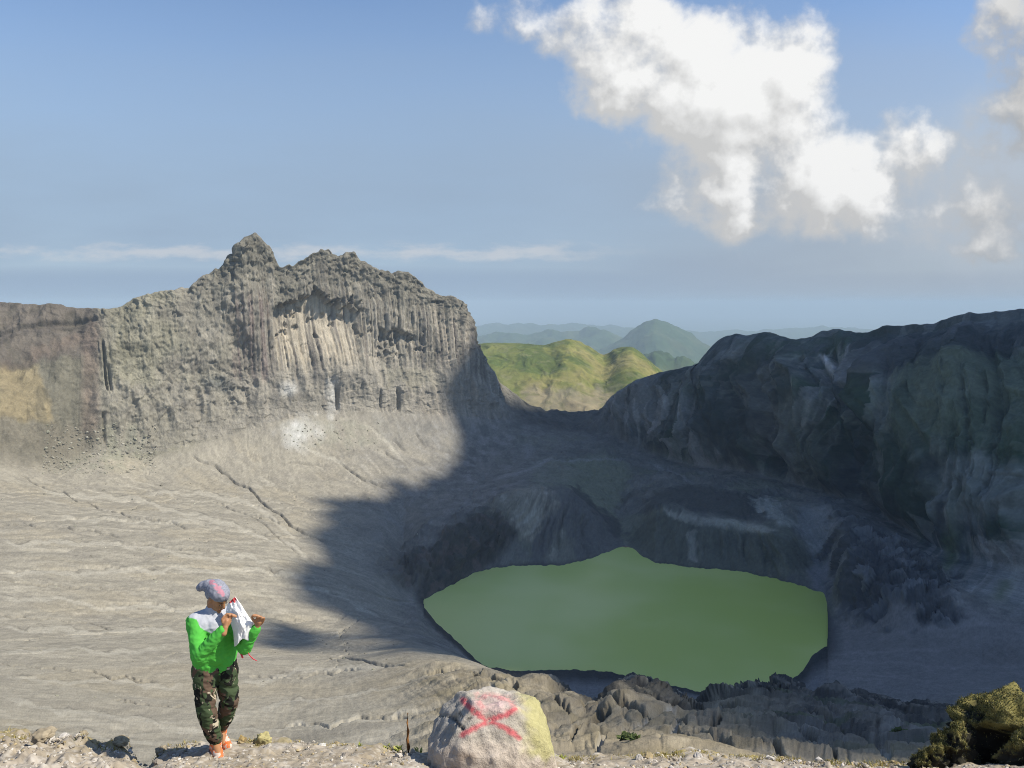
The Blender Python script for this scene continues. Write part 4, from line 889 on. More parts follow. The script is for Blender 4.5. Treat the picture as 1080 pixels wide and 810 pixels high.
yel = ss(Dl, 7.0, 7.25) * ss(lb2 + .4 * lb, -.05, .4) * np.maximum(bumpw(pxa, 640, 700, 960, 1000), .55 * (1 - ss(pxa, 420, 440)))
lc_ = mixc(lc_, yel * .75, (.30, .235, .06))
lc_ = mixc(lc_, bumpw(pxa, 235, 245, 275, 290) * (1 - ss(Dl, 6.3, 6.6)) * .6, (.22, .15, .075))
M_ledge = rock_mat('ledge_soil', 14.0, 0.4, 0.6, .02)
o = bpy.data.objects.new('ground', npmesh('ground', np.stack([Xl, Dl, Zl], -1).reshape(-1, 3), grid_quads(*Xl.shape), M_ledge, np.clip(lc_, .01, .6).reshape(-1, 3)))
tag(link(o), 'stony ledge of pale soil where the man stands', None, None, 'structure')

# ------------------------------------------------------------------ stones
def ico(sub):
    bm = bmesh.new(); bmesh.ops.create_icosphere(bm, subdivisions=sub, radius=1)
    V = np.array([v.co[:] for v in bm.verts]); Fc = np.array([[v.index for v in f.verts] for f in bm.faces]); bm.free(); return V, Fc
I1, I2, I3, I6 = ico(1), ico(2), ico(4), ico(6)
def stone_verts(base, seed, sx, sy, sz, rough=.35, facets=7):
    V, Fc = base; r = np.random.RandomState(seed)
    W_ = V.copy()
    for _ in range(facets):
        n = r.normal(size=3); n /= np.linalg.norm(n); k = r.uniform(.55, .85); d = W_ @ n; W_ = W_ - np.clip(d - k, 0, None)[:, None] * n
    W_ = W_ * (1 + rough * .5 * fbm3(V[:, 0] * 1.6 + seed, V[:, 1] * 1.6, V[:, 2] * 1.6, 3))[:, None]
    return W_ * (sx, sy, sz)
def rotm(r):
    q = Quaternion(r.normal(size=4)); q.normalize(); return np.array(q.to_matrix())
def stones_mesh(name, pts, sizes, mat, base=I1, cols=None, seed=0):
    r = np.random.RandomState(seed); Vs, Fs, Cs = [], [], []; off = 0
    protos = [stone_verts(base, 100 + i, *r.uniform(.7, 1.25, 3), .4, 5) for i in range(14)]
    for i, (p, s_) in enumerate(zip(pts, sizes)):
        v = protos[r.randint(14)] @ rotm(r).T * s_ * (1, 1, .75) + p
        Vs.append(v); Fs.append(base[1] + off); off += len(v)
        c = np.array(cols[r.randint(len(cols))]) * r.uniform(.75, 1.25); Cs.append(np.repeat(c[None], len(v), 0))
    return npmesh(name, np.concatenate(Vs), np.concatenate(Fs), mat, np.concatenate(Cs), smooth=False)
M_stone = rock_mat('loose_stone', 9.0, 0.35, 0.5, .01)
STC = [(.42, .38, .33), (.36, .31, .25), (.5, .46, .42), (.27, .235, .2), (.34, .27, .16), (.22, .2, .18)]
n = 5200
dpt = rs.uniform(6.15, 7.42, n) ; ppx = rs.uniform(-60, 1140, n); xpt = (ppx - 540) / FPX / .947 * dpt
szs = .006 + .016 * rs.rand(n) ** 2.2
pts = np.stack([xpt, dpt, ledge_z(xpt, dpt) + szs * .2], 1)
tag(link(bpy.data.objects.new('gravel', stones_mesh('gravel', pts, szs, M_stone, I1, STC))), 'loose gravel strewn over the pale ledge', None, None, 'stuff')
proto = None
GRP = 'loose stones on the ledge'
k = 0
for i in range(58):
    d = rs.uniform(6.7, 7.36); px = rs.choice([rs.uniform(0, 140), rs.uniform(165, 445), rs.uniform(600, 960), rs.uniform(640, 950)])
    if 205 < px < 255: continue
    x_ = (px - 540) / FPX / .947 * d; s_ = .024 + .035 * rs.rand() ** 2
    if k < 5:
        me = npmesh('stone', stone_verts(I3, 40 + k, 1, .85, .65, .5, 9), I3[1], M_stone, np.repeat(np.array([STC[k]]), len(I3[0]), 0)); o = bpy.data.objects.new('stone', me)
        protos_ = [o] if k == 0 else protos_ + [o]
    else: o = protos_[k % 5].copy()
    o.location = (x_, d, float(ledge_z(x_, d)) + s_ * .25); o.scale = (s_, s_, s_); o.rotation_euler = (rs.uniform(-.4, .4), rs.uniform(-.4, .4), rs.uniform(0, 6.28))
    tag(link(o), 'small pale stone lying loose among gravel on the ledge', 'stone', GRP); k += 1
def rock(name, px, py, D, sx, sy, sz, seed, c0, label, c1=None, cat='rock', rough=.5, sink=.0, base=I3):
    """one rock of its own, standing on the ledge"""
    V = stone_verts(base, seed, 1, 1, 1, rough, 9) 
    q = fbm3(V[:, 0] * 3 + seed, V[:, 1] * 3, V[:, 2] * 3, 4); V = V * (1 + .12 * q)[:, None]
    cl_ = np.zeros((len(V), 3)) + np.array(c0)
    if c1 is not None: kk = ss(V[:, 2] + .4 * q, .1, .5); cl_ = cl_ + kk[:, None] * (np.array(c1) - cl_)
    cl_ = cl_ * (1 + .35 * q)[:, None]
    o = bpy.data.objects.new(name, npmesh(name, V * (sx, sy, sz), base[1], M_stone, np.clip(cl_, .01, .7)))
    p = at(px, py, D); o.location = (p.x, D, float(ledge_z(p.x, D)) + sz * .45 - sink); return tag(link(o), label, cat)
rock('rock', 279, 778, 7.28, .09, .07, .085, 5, (.24, .2, .11), 'yellowish mossy rock on the ledge rim to the right of the man', (.40, .35, .17))
rock('rock', 255, 780, 7.3, .045, .05, .05, 6, (.2, .15, .09), 'small brown rock beside the yellowish mossy rock', (.3, .22, .1))
rock('rock', 47, 795, 6.95, .12, .10, .06, 7, (.30, .25, .18), 'low brown rubble rock on the left ledge edge')
rock('rock', 88, 781, 7.3, .05, .05, .04, 8, (.29, .24, .17), 'brown stone at the end of the left rubble bank')
rock('rock', 128, 792, 7.28, .08, .07, .05, 9, (.32, .26, .17), 'brown crumbling rock just left of the notch in the ledge')
rock('rock', 171, 801, 7.25, .06, .06, .05, 10, (.30, .25, .18), 'pale brown rock just right of the notch in the ledge')
rock('rock', 340, 789, 7.2, .05, .05, .035, 12, (.5, .48, .45), 'bright white stone on the ledge between man and boulder')

# ------------------------------------------------------------------ the painted boulder
V0, F0 = ico(7) if False else I6
d_ = V0
ex = 2.6
rad_ = (np.abs(d_[:, 0]) ** ex + np.abs(d_[:, 1]) ** ex + np.abs(d_[:, 2]) ** ex) ** (-1 / ex)
V = d_ * rad_[:, None] * (0.60, 0.48, 0.665)
def cut(V, n, k, soft=.55):
    n = np.array(n, float); n /= np.linalg.norm(n); e = np.clip(V @ n - k, 0, None); return V - (e * (1 - soft * .15))[:, None] * n
for nn_, k_ in [((-.75, -.1, .66), .565), ((.70, -.1, .70), .61), ((.95, .1, .28), .56), ((-.97, -.2, .1), .585), ((.05, -.82, .56), .54), ((.1, .2, .98), .585), ((-.3, -.7, .64), .60), ((.45, -.75, .5), .56)]: V = cut(V, nn_, k_)
f_ = fbm3(d_[:, 0] * 1.8 + 3, d_[:, 1] * 1.8, d_[:, 2] * 1.8, 3); f2_ = fbm3(V[:, 0] * 9, V[:, 1] * 9, V[:, 2] * 9, 4); f3_ = fbm3(V[:, 0] * 40, V[:, 1] * 40, V[:, 2] * 40, 3)
V = V * (1 + .045 * f_)[:, None] + d_ * (.020 * f2_ + .006 * f3_ - .02 * np.clip(fbm3(V[:, 0] * 6 + 9, V[:, 1] * 6, V[:, 2] * 6, 2) - .25, 0, 1))[:, None]
bc = at(519, 780, 6.86); bc.z = float(ledge_z(bc.x, 6.86)) + .02
Wb = V + np.array(bc)
# where each point of the rock's face stands in the layout of the marks
sb = Wb[:, 2] / Wb[:, 1]; czb = (sb * CP + SP) / (CP - sb * SP); bpx = 540 + FPX * Wb[:, 0] / Wb[:, 1] * (CP + czb * SP); bpy_ = 405 - FPX * czb
front_ = ss(-d_[:, 1] + .6 * d_[:, 2], -.05, .25)
def strokes(lines, wd):
    dm = np.full(len(bpx), 1e9)
    for ln in lines:
        for (ax, ay), (bx, by) in zip(ln[:-1], ln[1:]):
            ax, ay, bx, by = 420 + ax / 4.909, 690 + ay / 4.909, 420 + bx / 4.909, 690 + by / 4.909
            ex_, ey_ = bx - ax, by - ay; u = np.clip(((bpx - ax) * ex_ + (bpy_ - ay) * ey_) / (ex_ ** 2 + ey_ ** 2), 0, 1)
            dm = np.minimum(dm, np.hypot(bpx - ax - u * ex_, bpy_ - ay - u * ey_))
    return 1 - ss(dm + 1.3 * f2_ + .8 * f3_, wd * .35, wd * 1.15)
cb = np.zeros((len(V), 3)) + np.array((.42, .375, .32))
cb = cb + (ss(f2_, 0, .5) * .5)[:, None] * (np.array((.52, .47, .42)) - cb)
cb = cb + (ss(-f2_, .1, .5) * .4)[:, None] * (np.array((.28, .255, .22)) - cb)
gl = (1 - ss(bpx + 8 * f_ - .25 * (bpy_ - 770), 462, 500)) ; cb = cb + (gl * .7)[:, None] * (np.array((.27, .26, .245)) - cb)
lich = ss(bpx + 10 * f2_ + .12 * (780 - bpy_), 545, 566) * (1 - ss(bpy_ + 6 * f2_, 796, 806)); cb = cb + (lich * .8)[:, None] * (np.array((.40, .365, .15)) - cb)
pk = np.clip(1 - np.hypot((bpx - 518) / 30, (bpy_ - 745) / 20) + .5 * f2_, 0, 1) * front_; cb = cb + (pk * .75)[:, None] * (np.array((.62, .42, .41)) - cb)
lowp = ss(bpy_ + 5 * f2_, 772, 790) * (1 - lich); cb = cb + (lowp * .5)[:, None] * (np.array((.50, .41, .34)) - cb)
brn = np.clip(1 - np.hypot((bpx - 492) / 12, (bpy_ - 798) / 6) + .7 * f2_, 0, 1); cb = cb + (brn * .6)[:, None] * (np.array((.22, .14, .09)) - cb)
p1 = strokes([[(335, 235), (385, 290), (440, 330), (490, 350), (560, 385), (625, 430)], [(605, 285), (560, 312), (480, 340), (400, 380), (335, 415)]], 3.5) * front_
p2 = strokes([[(525, 222), (575, 235), (605, 285)], [(410, 205), (420, 255), (445, 285)], [(420, 230), (470, 205), (530, 215)], [(330, 230), (350, 260), (400, 300)]], 3.7) * front_
cb = cb + (p2 * .45 * ss(f2_ + .6 * f3_, -.7, .0))[:, None] * (np.array((.66, .17, .18)) - cb)
cb = cb + (p1 * .85 * ss(f2_ + .6 * f3_, -1.1, -.5))[:, None] * (np.array((.58, .10, .12)) - cb)
crk = strokes([[(318, 305), (335, 325), (360, 330), (385, 335)]], 1.0); cb = cb * (1 - .75 * crk)[:, None]
arch = strokes([[(215, 320), (245, 312), (285, 330), (310, 360), (330, 385)]], 1.9)
V = V - d_ * (.035 * arch)[:, None]; cb = cb * (1 - .6 * arch)[:, None]
M_boulder = rock_mat('boulder_stone', 34.0, 0.42, 0.9, .02)
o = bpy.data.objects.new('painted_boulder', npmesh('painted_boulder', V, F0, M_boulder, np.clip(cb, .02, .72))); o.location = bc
tag(link(o), 'big pale boulder marked with a looping red painted sign', 'boulder')

# ------------------------------------------------------------------ mossy rocks at the right-hand corner
M_moss, t, b = material('moss_blades', .9, .1)
at_ = t.node('ShaderNodeAttribute', attribute_name='Col'); t.put(b.inputs['Base Color'], at_.outputs['Color'])
def blades(name, pts, nrm, hgt, wid, cols, parent, seed=1, droop=.5):
    r = np.random.RandomState(seed); n = len(pts)
    a = r.uniform(0, 6.283, n); side = np.stack([np.cos(a), np.sin(a), 0 * a], 1)
    up = nrm * .55 + r.normal(size=(n, 3)) * .45 + np.array((0, 0, .5)); up /= np.linalg.norm(up, axis=1, keepdims=True)
    h = hgt * r.uniform(.5, 1.3, n)[:, None]; w_ = wid * r.uniform(.6, 1.3, n)[:, None]
    b0 = pts - side * w_; b1_ = pts + side * w_; m0 = pts + up * h * .6 - side * w_ * .7; m1 = pts + up * h * .6 + side * w_ * .7
    tip = pts + up * h + r.normal(size=(n, 3)) * h * .3 - np.array((0, 0, 1)) * h * droop * .4
    Vb = np.stack([b0, b1_, m1, m0, tip], 1).reshape(-1, 3); i5 = np.arange(n) * 5
    Fb = np.concatenate([np.stack([i5, i5 + 1, i5 + 2], 1), np.stack([i5, i5 + 2, i5 + 3], 1), np.stack([i5 + 3, i5 + 2, i5 + 4], 1)])
    cc_ = np.array(cols)[r.randint(len(cols), size=n)] * r.uniform(.7, 1.3, n)[:, None]
    return link(bpy.data.objects.new(name, npmesh(name, Vb, Fb, M_moss, np.repeat(cc_, 5, 0), smooth=False)), parent)
def mossy(px0, px1, pyt, D, sy, seed, label, over=.0, nb=5000):
    xa = at(px0, 800, D).x; xb = at(px1, 800, D).x; zt = at(540, pyt, D).z; xm = (xa + xb) / 2; zg = float(ledge_z(xm, D)) - .15
    sx, sz = (xb - xa) / 2, (zt - zg) / 2
    V = stone_verts(I6, seed, 1, 1, 1, .55, 6); q = fbm3(V[:, 0] * 2.2 + seed, V[:, 1] * 2.2, V[:, 2] * 2.2, 4); V = V * (1 + .24 * q)[:, None]
    # the side towards the viewer is hollowed under the brow
    V[:, 1] += over * np.clip(-V[:, 1], 0, 1) * (1 - ss(V[:, 2], .05, .7)) * 1.1
    nrm = V / np.linalg.norm(V, axis=1, keepdims=True)
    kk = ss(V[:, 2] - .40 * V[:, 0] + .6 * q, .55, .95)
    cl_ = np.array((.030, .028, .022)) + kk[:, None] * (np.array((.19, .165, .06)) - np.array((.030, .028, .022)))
    V = V * (sx, sy, sz)
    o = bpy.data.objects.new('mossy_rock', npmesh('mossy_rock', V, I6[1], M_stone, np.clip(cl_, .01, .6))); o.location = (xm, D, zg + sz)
    tag(link(o), label, 'rock')
    r = np.random.RandomState(seed); idx = r.choice(len(V), nb, p=(kk + .04) / (kk + .04).sum())
    g_ = blades('moss', V[idx], nrm[idx], .022, .0035, [(.24, .21, .065), (.11, .105, .04), (.06, .07, .025), (.25, .23, .12), (.03, .03, .015)], o, seed); g_['kind'] = 'stuff'
    return o
mossy(994, 1125, 738, 7.1, .42, 31, 'large dark mossy rock filling the corner with sunlit yellow moss on its brow', .75, 9000)
mossy(986, 1030, 766, 6.95, .17, 37, 'medium mossy rock leaning against the large dark one', .5, 3000)
mossy(964, 996, 784, 6.9, .13, 44, 'smallest round yellow moss cushion at the left end of the mossy rocks', .2, 2200)
mossy(1062, 1120, 772, 6.7, .16, 52, 'grey green mossy rock in front of the large dark one', .1, 2600)

# ------------------------------------------------------------------ small plants and the stick
def slope_ground(px, py):
    p = ground(px, py); return Vector([float(q) for q in p])
def plant(name, pos, h, nl, cols, label, cat='plant', seed=0, wid=.25):
    r = np.random.RandomState(seed); Vs, Fs, Cs = [], [], []; off = 0
    for i in range(nl):
        a = r.uniform(0, 6.28); tilt = r.uniform(.2, 1.15); L_ = h * r.uniform(.6, 1.1); dirv = np.array((math.cos(a) * math.sin(tilt), math.sin(a) * math.sin(tilt), math.cos(tilt))); sd_ = np.array((-math.sin(a), math.cos(a), 0))
        base = r.normal(size=3) * (h * .18, h * .18, .02 * h)
        for j in range(4):
            u = j / 3; c_ = base + dirv * L_ * u - np.array((0, 0, 1)) * L_ * .35 * u * u; ww = L_ * wid * math.sin(math.pi * (.15 + .8 * u)) * .5
            Vs += [c_ - sd_ * ww, c_ + sd_ * ww]; Cs += [np.array(cols[r.randint(len(cols))]) * r.uniform(.7, 1.3)] * 2
        for j in range(3): Fs.append((off + 2 * j, off + 2 * j + 1, off + 2 * j + 3, off + 2 * j + 2))
        off += 8
    o = bpy.data.objects.new(name, npmesh(name, np.array(Vs), np.array(Fs), M_moss, np.array(Cs))); o.location = pos
    return tag(link(o), label, cat)
GR = [(.075, .10, .035), (.11, .13, .05), (.05, .07, .025)]; YG = [(.3, .3, .07), (.22, .26, .06), (.36, .33, .12)]
def on_ledge(px, D): x_ = at(px, 795, D).x; return (x_, D, float(ledge_z(x_, D)))
plant('weed', on_ledge(419, 7.3), .10, 16, YG, 'yellow green weed beside the upright brown stick', seed=1)
plant('weed', on_ledge(409, 7.32), .07, 12, YG, 'small sprig left of the weed by the stick', seed=2)
plant('weed', on_ledge(441, 7.3), .10, 18, YG, 'yellow green weed tucked against the boulder foot on its left', seed=3)
plant('weed', on_ledge(592, 7.25), .07, 22, YG, 'yellow green tuft at the right foot of the boulder', seed=4)
plant('weed', on_ledge(380, 7.33), .06, 14, YG, 'low yellowish weed on the ledge rim between rocks and stick', seed=5)
plant('shrub', slope_ground(658, 800), .9, 60, GR, 'green shrub low on the slope just beyond the ledge', 'shrub', 6, .4)
plant('shrub', slope_ground(668, 803), .6, 40, GR, 'smaller green shrub touching the shrub beyond the ledge', 'shrub', 12, .4)
plant('shrub', slope_ground(698, 742), 1.3, 70, GR, 'dark green shrub on the crest of the sunlit slope', 'shrub', 7, .4)
plant('shrub', slope_ground(829, 782), .8, 60, GR, 'lone green shrub on the slope at the edge of the shadow', 'shrub', 8, .4)
plant('shrub', slope_ground(945, 768), 1.6, 80, GR, 'green shrub in the shaded gully on the right slope', 'shrub', 10, .4)
plant('shrub', slope_ground(952, 784), 1.4, 60, GR, 'lower green shrub in the shaded gully on the right slope', 'shrub', 13, .4)
def tube(name, pts, radii, mat, parent=None, seg=10):
    bm = bmesh.new(); rings = []
    for i, p in enumerate(pts):
        p = Vector(p); dv = (Vector(pts[min(i + 1, len(pts) - 1)]) - Vector(pts[max(i - 1, 0)])).normalized(); q = dv.to_track_quat('Z', 'Y')
        rings.append([bm.verts.new(p + q @ Vector((math.cos(2 * math.pi * j / seg) * radii[i], math.sin(2 * math.pi * j / seg) * radii[i], 0))) for j in range(seg)])
    for a, b_ in zip(rings[:-1], rings[1:]):
        for j in range(seg): bm.faces.new((a[j], a[(j + 1) % seg], b_[(j + 1) % seg], b_[j]))
    bm.faces.new(rings[0][::-1]); bm.faces.new(rings[-1])
    for f in bm.faces: f.smooth = True
    me = bpy.data.meshes.new(name); bm.to_mesh(me); bm.free(); me.materials.append(mat)
    return link(bpy.data.objects.new(name, me), parent)
m, t, b = material('rotten_wood', .85, .15); tcn = t.node('ShaderNodeTexCoord'); mp = t.node('ShaderNodeMapping'); t.put(mp.inputs[0], tcn.outputs['Object']); mp.inputs['Scale'].default_value = (1, 1, .15)
t.put(b.inputs['Base Color'], t.mix(t.sstep(t.noise(mp.outputs[0], 60, 5, .7), .35, .65), rgba((.30, .14, .05)), rgba((.10, .045, .02))))
zb = on_ledge(430.5, 7.3)
o = tube('wooden_stick', [(0, 0, -.05), (.004, 0, .06), (-.006, .004, .14), (.003, 0, .22), (-.004, 0, .31), (.002, 0, .41)], [.016, .017, .013, .014, .010, .006], m)
o.location = zb; tag(o, 'thin upright brown stick stuck in the ledge left of the boulder', 'stick')
# rubble under the left end of the peak
r = np.random.RandomState(5); sel = np.where((fpx > 45) & (fpx < 165) & (fpy > 446) & (fpy < 500) & (fT > 8.2) & (fT < 10))[0]; sel2 = np.where((fpx > 300) & (fpx < 400) & (fpy > 442) & (fpy < 476) & (fT > 8.2) & (fT < 9.3))[0]
sel3 = np.where((fpx > 0) & (fpx < 470) & (fpy > 500) & (fpy < 770) & (fT > 1.0) & (fT < 8.5))[0]
ii = np.concatenate([r.choice(sel, 700), r.choice(sel2, 110), r.choice(sel3, 170)]); siz_ = np.concatenate([.45 + 1.5 * r.rand(810) ** 3, flatP[ii[810:], 1] * (.0009 + .0022 * r.rand(170) ** 4)])
M_scree = rock_mat('scree_stone', .6, .4, .5, .5)
tag(link(bpy.data.objects.new('rubble', stones_mesh('rubble', flatP[ii], siz_, M_scree, I1, [(.26, .25, .19), (.22, .2, .16), (.3, .28, .23), (.18, .165, .13)], 3))), 'fallen blocks at the foot of the grey peak and scattered over the ash', None, None, 'stuff')

# dry grass along the rim of the ledge
r = np.random.RandomState(21); gp = []
for x0, x1, d0, d1, n in [(0, 140, 7.0, 7.35, 420), (165, 215, 7.15, 7.36, 160), (240, 445, 7.2, 7.38, 420), (600, 960, 7.1, 7.38, 1500), (690, 940, 6.9, 7.3, 700)]:
    cx_ = r.uniform(x0, x1, max(4, n // 22)); cd_ = r.uniform(d0, d1, len(cx_)); k_ = r.randint(len(cx_), size=n)
    d = cd_[k_] + r.normal(size=n) * .03; xw = (cx_[k_] - 540) / FPX / .947 * d + r.normal(size=n) * .04
    gp.append(np.stack([xw, d, ledge_z(xw, d)], 1))
gp = np.concatenate(gp)
o = blades('dry_grass', gp, np.repeat(np.array([[0, 0, 1.0]]), len(gp), 0), .042, .003, [(.36, .29, .09), (.28, .22, .08), (.22, .2, .06), (.42, .36, .2)], None, 22)
tag(o, 'short yellow dry grass along the rim of the ledge', None, None, 'stuff')

# ------------------------------------------------------------------ the man
PD = 6.9
base = at(226, 795, PD); base.z = float(ledge_z(base.x, PD)) + .01
def W3(px, py, dy=0.0): return at(px, py, PD + dy) - base
def blob(parts, name, mat, voxel=.008, smooth=6, colf=None, parent=None, noise=None):
    """one continuous skin grown round tapered limbs; parts = chains of (point, radius) or ('e', centre, (rx, ry, rz), rotation)"""
    bm = bmesh.new()
    def sphere(c, r, sub=3, rot=None):
        ret = bmesh.ops.create_icosphere(bm, subdivisions=sub, radius=1)
        for v in ret['verts']:
            q = Vector((v.co.x * r[0], v.co.y * r[1], v.co.z * r[2])); v.co = (rot @ q if rot is not None else q) + Vector(c)
    for ch in parts:
        if ch[0] == 'e': sphere(ch[1], ch[2], 4, ch[3] if len(ch) > 3 else None); continue
        for (p, r_) in ch: sphere(p, (r_, r_, r_))
        for (p, ra), (q, rb) in zip(ch[:-1], ch[1:]):
            p, q = Vector(p), Vector(q); L_ = (q - p).length
            if L_ < 1e-5: continue
            ret = bmesh.ops.create_cone(bm, cap_ends=True, segments=20, radius1=ra, radius2=rb, depth=L_)
            M_ = Matrix.Translation((p + q) / 2) @ (q - p).to_track_quat('Z', 'Y').to_matrix().to_4x4()
            bmesh.ops.transform(bm, matrix=M_, verts=ret['verts'])
    me = bpy.data.meshes.new(name + '_raw'); bm.to_mesh(me); bm.free(); o = bpy.data.objects.new(name + '_raw', me); C.objects.link(o)
    rm = o.modifiers.new('r', 'REMESH'); rm.mode = 'VOXEL'; rm.voxel_size = voxel; rm.use_smooth_shade = True
    sm = o.modifiers.new('s', 'SMOOTH'); sm.factor = .5; sm.iterations = smooth
    bpy.context.view_layer.update()
    dg = bpy.context.evaluated_depsgraph_get(); me2 = bpy.data.meshes.new_from_object(o.evaluated_get(dg)); bpy.data.objects.remove(o); me2.name = name
    V = np.zeros(len(me2.vertices) * 3, F32); me2.vertices.foreach_get('co', V); V = V.reshape(-1, 3)
    nn_ = np.zeros(len(V) * 3, F32); me2.vertices.foreach_get('normal', nn_); nn_ = nn_.reshape(-1, 3)
    if noise is not None: V = V + nn_ * noise(V)[:, None]; me2.vertices.foreach_set('co', V.astype(F32).ravel())
    if colf is not None:
        a = me2.color_attributes.new('Col', 'FLOAT_COLOR', 'POINT'); c4 = np.ones((len(V), 4), F32); c4[:, :3] = colf(V); a.data.foreach_set('color', c4.ravel())
    me2.materials.clear(); me2.materials.append(mat); me2.update()
    return link(bpy.data.objects.new(name, me2), parent)
man = bpy.data.objects.new('person', None); man.location = base; man.empty_display_size = .2
tag(link(man), 'man in grey beanie, green and grey sweater and camouflage trousers on the ledge', 'person')
V3 = Vector
f = V3((.52, -.854, 0)); rgt = V3((-.854, -.52, 0)); upv = V3((0, 0, 1))
def B(a, fw, h): return rgt * a + f * fw + upv * h                   # right, forward, up of the hips' foot point
hipo = W3(226, 713); ox_ = hipo.x * 0
pel = V3((W3(227, 713).x, 0, .84)); chest = V3((W3(227, 672).x, -.02, 1.17)); nck = V3((W3(227, 655).x, -.02, 1.36)); hd = nck + V3((.05, -.035, .115))
shR = nck + B(.165, .01, -.085); shL = nck + B(-.165, .03, -.09)
elR = V3((W3(225, 690).x - .01, shR.y - .17, shR.z - .235)); wrR = V3((W3(249, 658).x, elR.y + .02, elR.z + .25)); haR = wrR + V3((.012, .03, .075))
elL = V3((W3(262, 680).x, shL.y - .14, shL.z - .24)); wrL = V3((W3(277, 657).x, elL.y - .06, elL.z + .225)); haL = wrL + V3((.035, -.01, .065))
hpR = pel + B(.085, 0, -.02); hpL = pel + B(-.085, 0, -.02)
knR = V3((W3(223, 750).x, -.12, .46)); anR = V3((W3(229, 788).x, -.03, .075))
knL = V3((W3(241, 746).x, .03, .47)); anL = V3((W3(227, 786).x, .15, .09))
def hand(w_, h_, thumb, curl, spread):
    """palm and five bent fingers from the wrist w_ to the palm's middle h_; thumb = side, curl = direction the fingers close to"""
    d = (h_ - w_).normalized(); th_ = (thumb - d * thumb.dot(d)).normalized(); cu_ = (curl - d * curl.dot(d)).normalized()
    pc = w_ + d * .05
    out = [('e', pc, (.040, .017, .048), Matrix((th_, cu_, d)).transposed()), [(w_ - d * .05, .027), (w_, .023), (pc, .024)]]
    for i, (o_, L_) in enumerate([(.030, .070), (.010, .078), (-.010, .073), (-.029, .058)]):
        k0 = pc + th_ * o_ + d * .040; a1 = d * .75 + cu_ * .66; a2 = cu_ * .95 - d * .15; a3 = cu_ * .4 - d * .9
        k1 = k0 + a1 * L_ * .45 + th_ * o_ * spread; k2 = k1 + a2 * L_ * .33; k3 = k2 + a3 * L_ * .2
        out.append([(k0 - d * .02, .0105), (k0, .0105), (k1, .0095), (k2, .0085), (k3, .0075)])
    t0 = pc + th_ * .028 - d * .015; t1 = t0 + th_ * .026 + d * .028 + cu_ * .012; t2 = t1 + d * .028 + cu_ * .014 + th_ * .004
    out.append([(t0, .013), (t1, .0115), (t2, .009)])
    return out
hf = (f * .6 + V3((.62, 0, 0)) - upv * .68).normalized()             # the way the bowed face looks
hr = hf.cross(upv).normalized(); hu = hr.cross(hf).normalized(); HR = Matrix((hr, hf, hu)).transposed()
def H(a, b_, c_): return hd + hr * a + hf * b_ + hu * c_
M_skin, t, b = material('skin', .5, .35); at_ = t.node('ShaderNodeAttribute', attribute_name='Col'); t.put(b.inputs['Base Color'], at_.outputs['Color'])
def skincol(V):
    c = np.zeros((len(V), 3)) + np.array((.36, .175, .085))
    q = (V - np.array(hd)) @ np.array(HR)                            # in the head's own axes
    face_ = q[:, 1] > .05
    for s_ in (-1, 1):
        br = np.hypot((q[:, 0] - s_ * .034) / .022, (q[:, 2] - .026) / .006) < 1; c[br & face_] = (.03, .02, .015)
    lip = np.hypot(q[:, 0] / .026, (q[:, 2] + .062) / .009) < 1; c[lip & face_] = (.30, .10, .075)
    return c * (1 + .08 * fbm3(V[:, 0] * 18, V[:, 1] * 18, V[:, 2] * 18, 2))[:, None]
bodyp = [('e', H(0, -.005, .02), (.076, .098, .105), HR), ('e', H(0, .03, -.055), (.055, .062, .060), HR), [(H(0, .088, .012), .010), (H(0, .106, -.022), .014)], ('e', H(0, .084, -.062), (.026, .014, .012), HR), ('e', H(0, .078, -.098), (.024, .020, .016), HR),
         ('e', H(.078, -.005, -.01), (.010, .020, .032), HR), ('e', H(-.078, -.005, -.01), (.010, .020, .032), HR),
         [(H(0, -.02, -.06), .058), (nck, .058), (nck - upv * .08, .075)],
         [(chest + rgt * .07 + upv * .05, .115), (pel + rgt * .05 + upv * .06, .105)], [(chest - rgt * .07 + upv * .05, .115), (pel - rgt * .05 + upv * .06, .105)], [(shR, .062), (nck - upv * .08, .08), (shL, .062)],
         [(shR, .058), (elR, .040), (wrR, .026)], [(shL, .058), (elL, .040), (wrL, .026)],
         [(hpR, .098), (knR, .060), (anR, .042)], [(hpL, .098), (knL, .060), (anL, .042)],
         [(anR, .04), (anR + f * .13 - upv * .035, .028)], [(anL, .04), (anL + f * .12 - upv * .05, .028)]]
bodyp += hand(wrR, haR, thumb=(hd - wrR) * 1.0 + f * .2, curl=V3((.9, .15, .25)), spread=.1)
bodyp += hand(wrL, haL, thumb=V3((-.5, -.3, .8)), curl=V3((-.75, -.55, .05)), spread=.25)
blob(bodyp, 'body', M_skin, .0055, 3, skincol, man)
M_eye, t, b = material('eye_dark', .2, .5); b.inputs['Base Color'].default_value = (.02, .015, .012, 1)
for s_ in (-1, 1): blob([('e', H(s_ * .032, .084, .004), (.012, .008, .006), HR)], 'eye', M_eye, .002, 1, None, man)
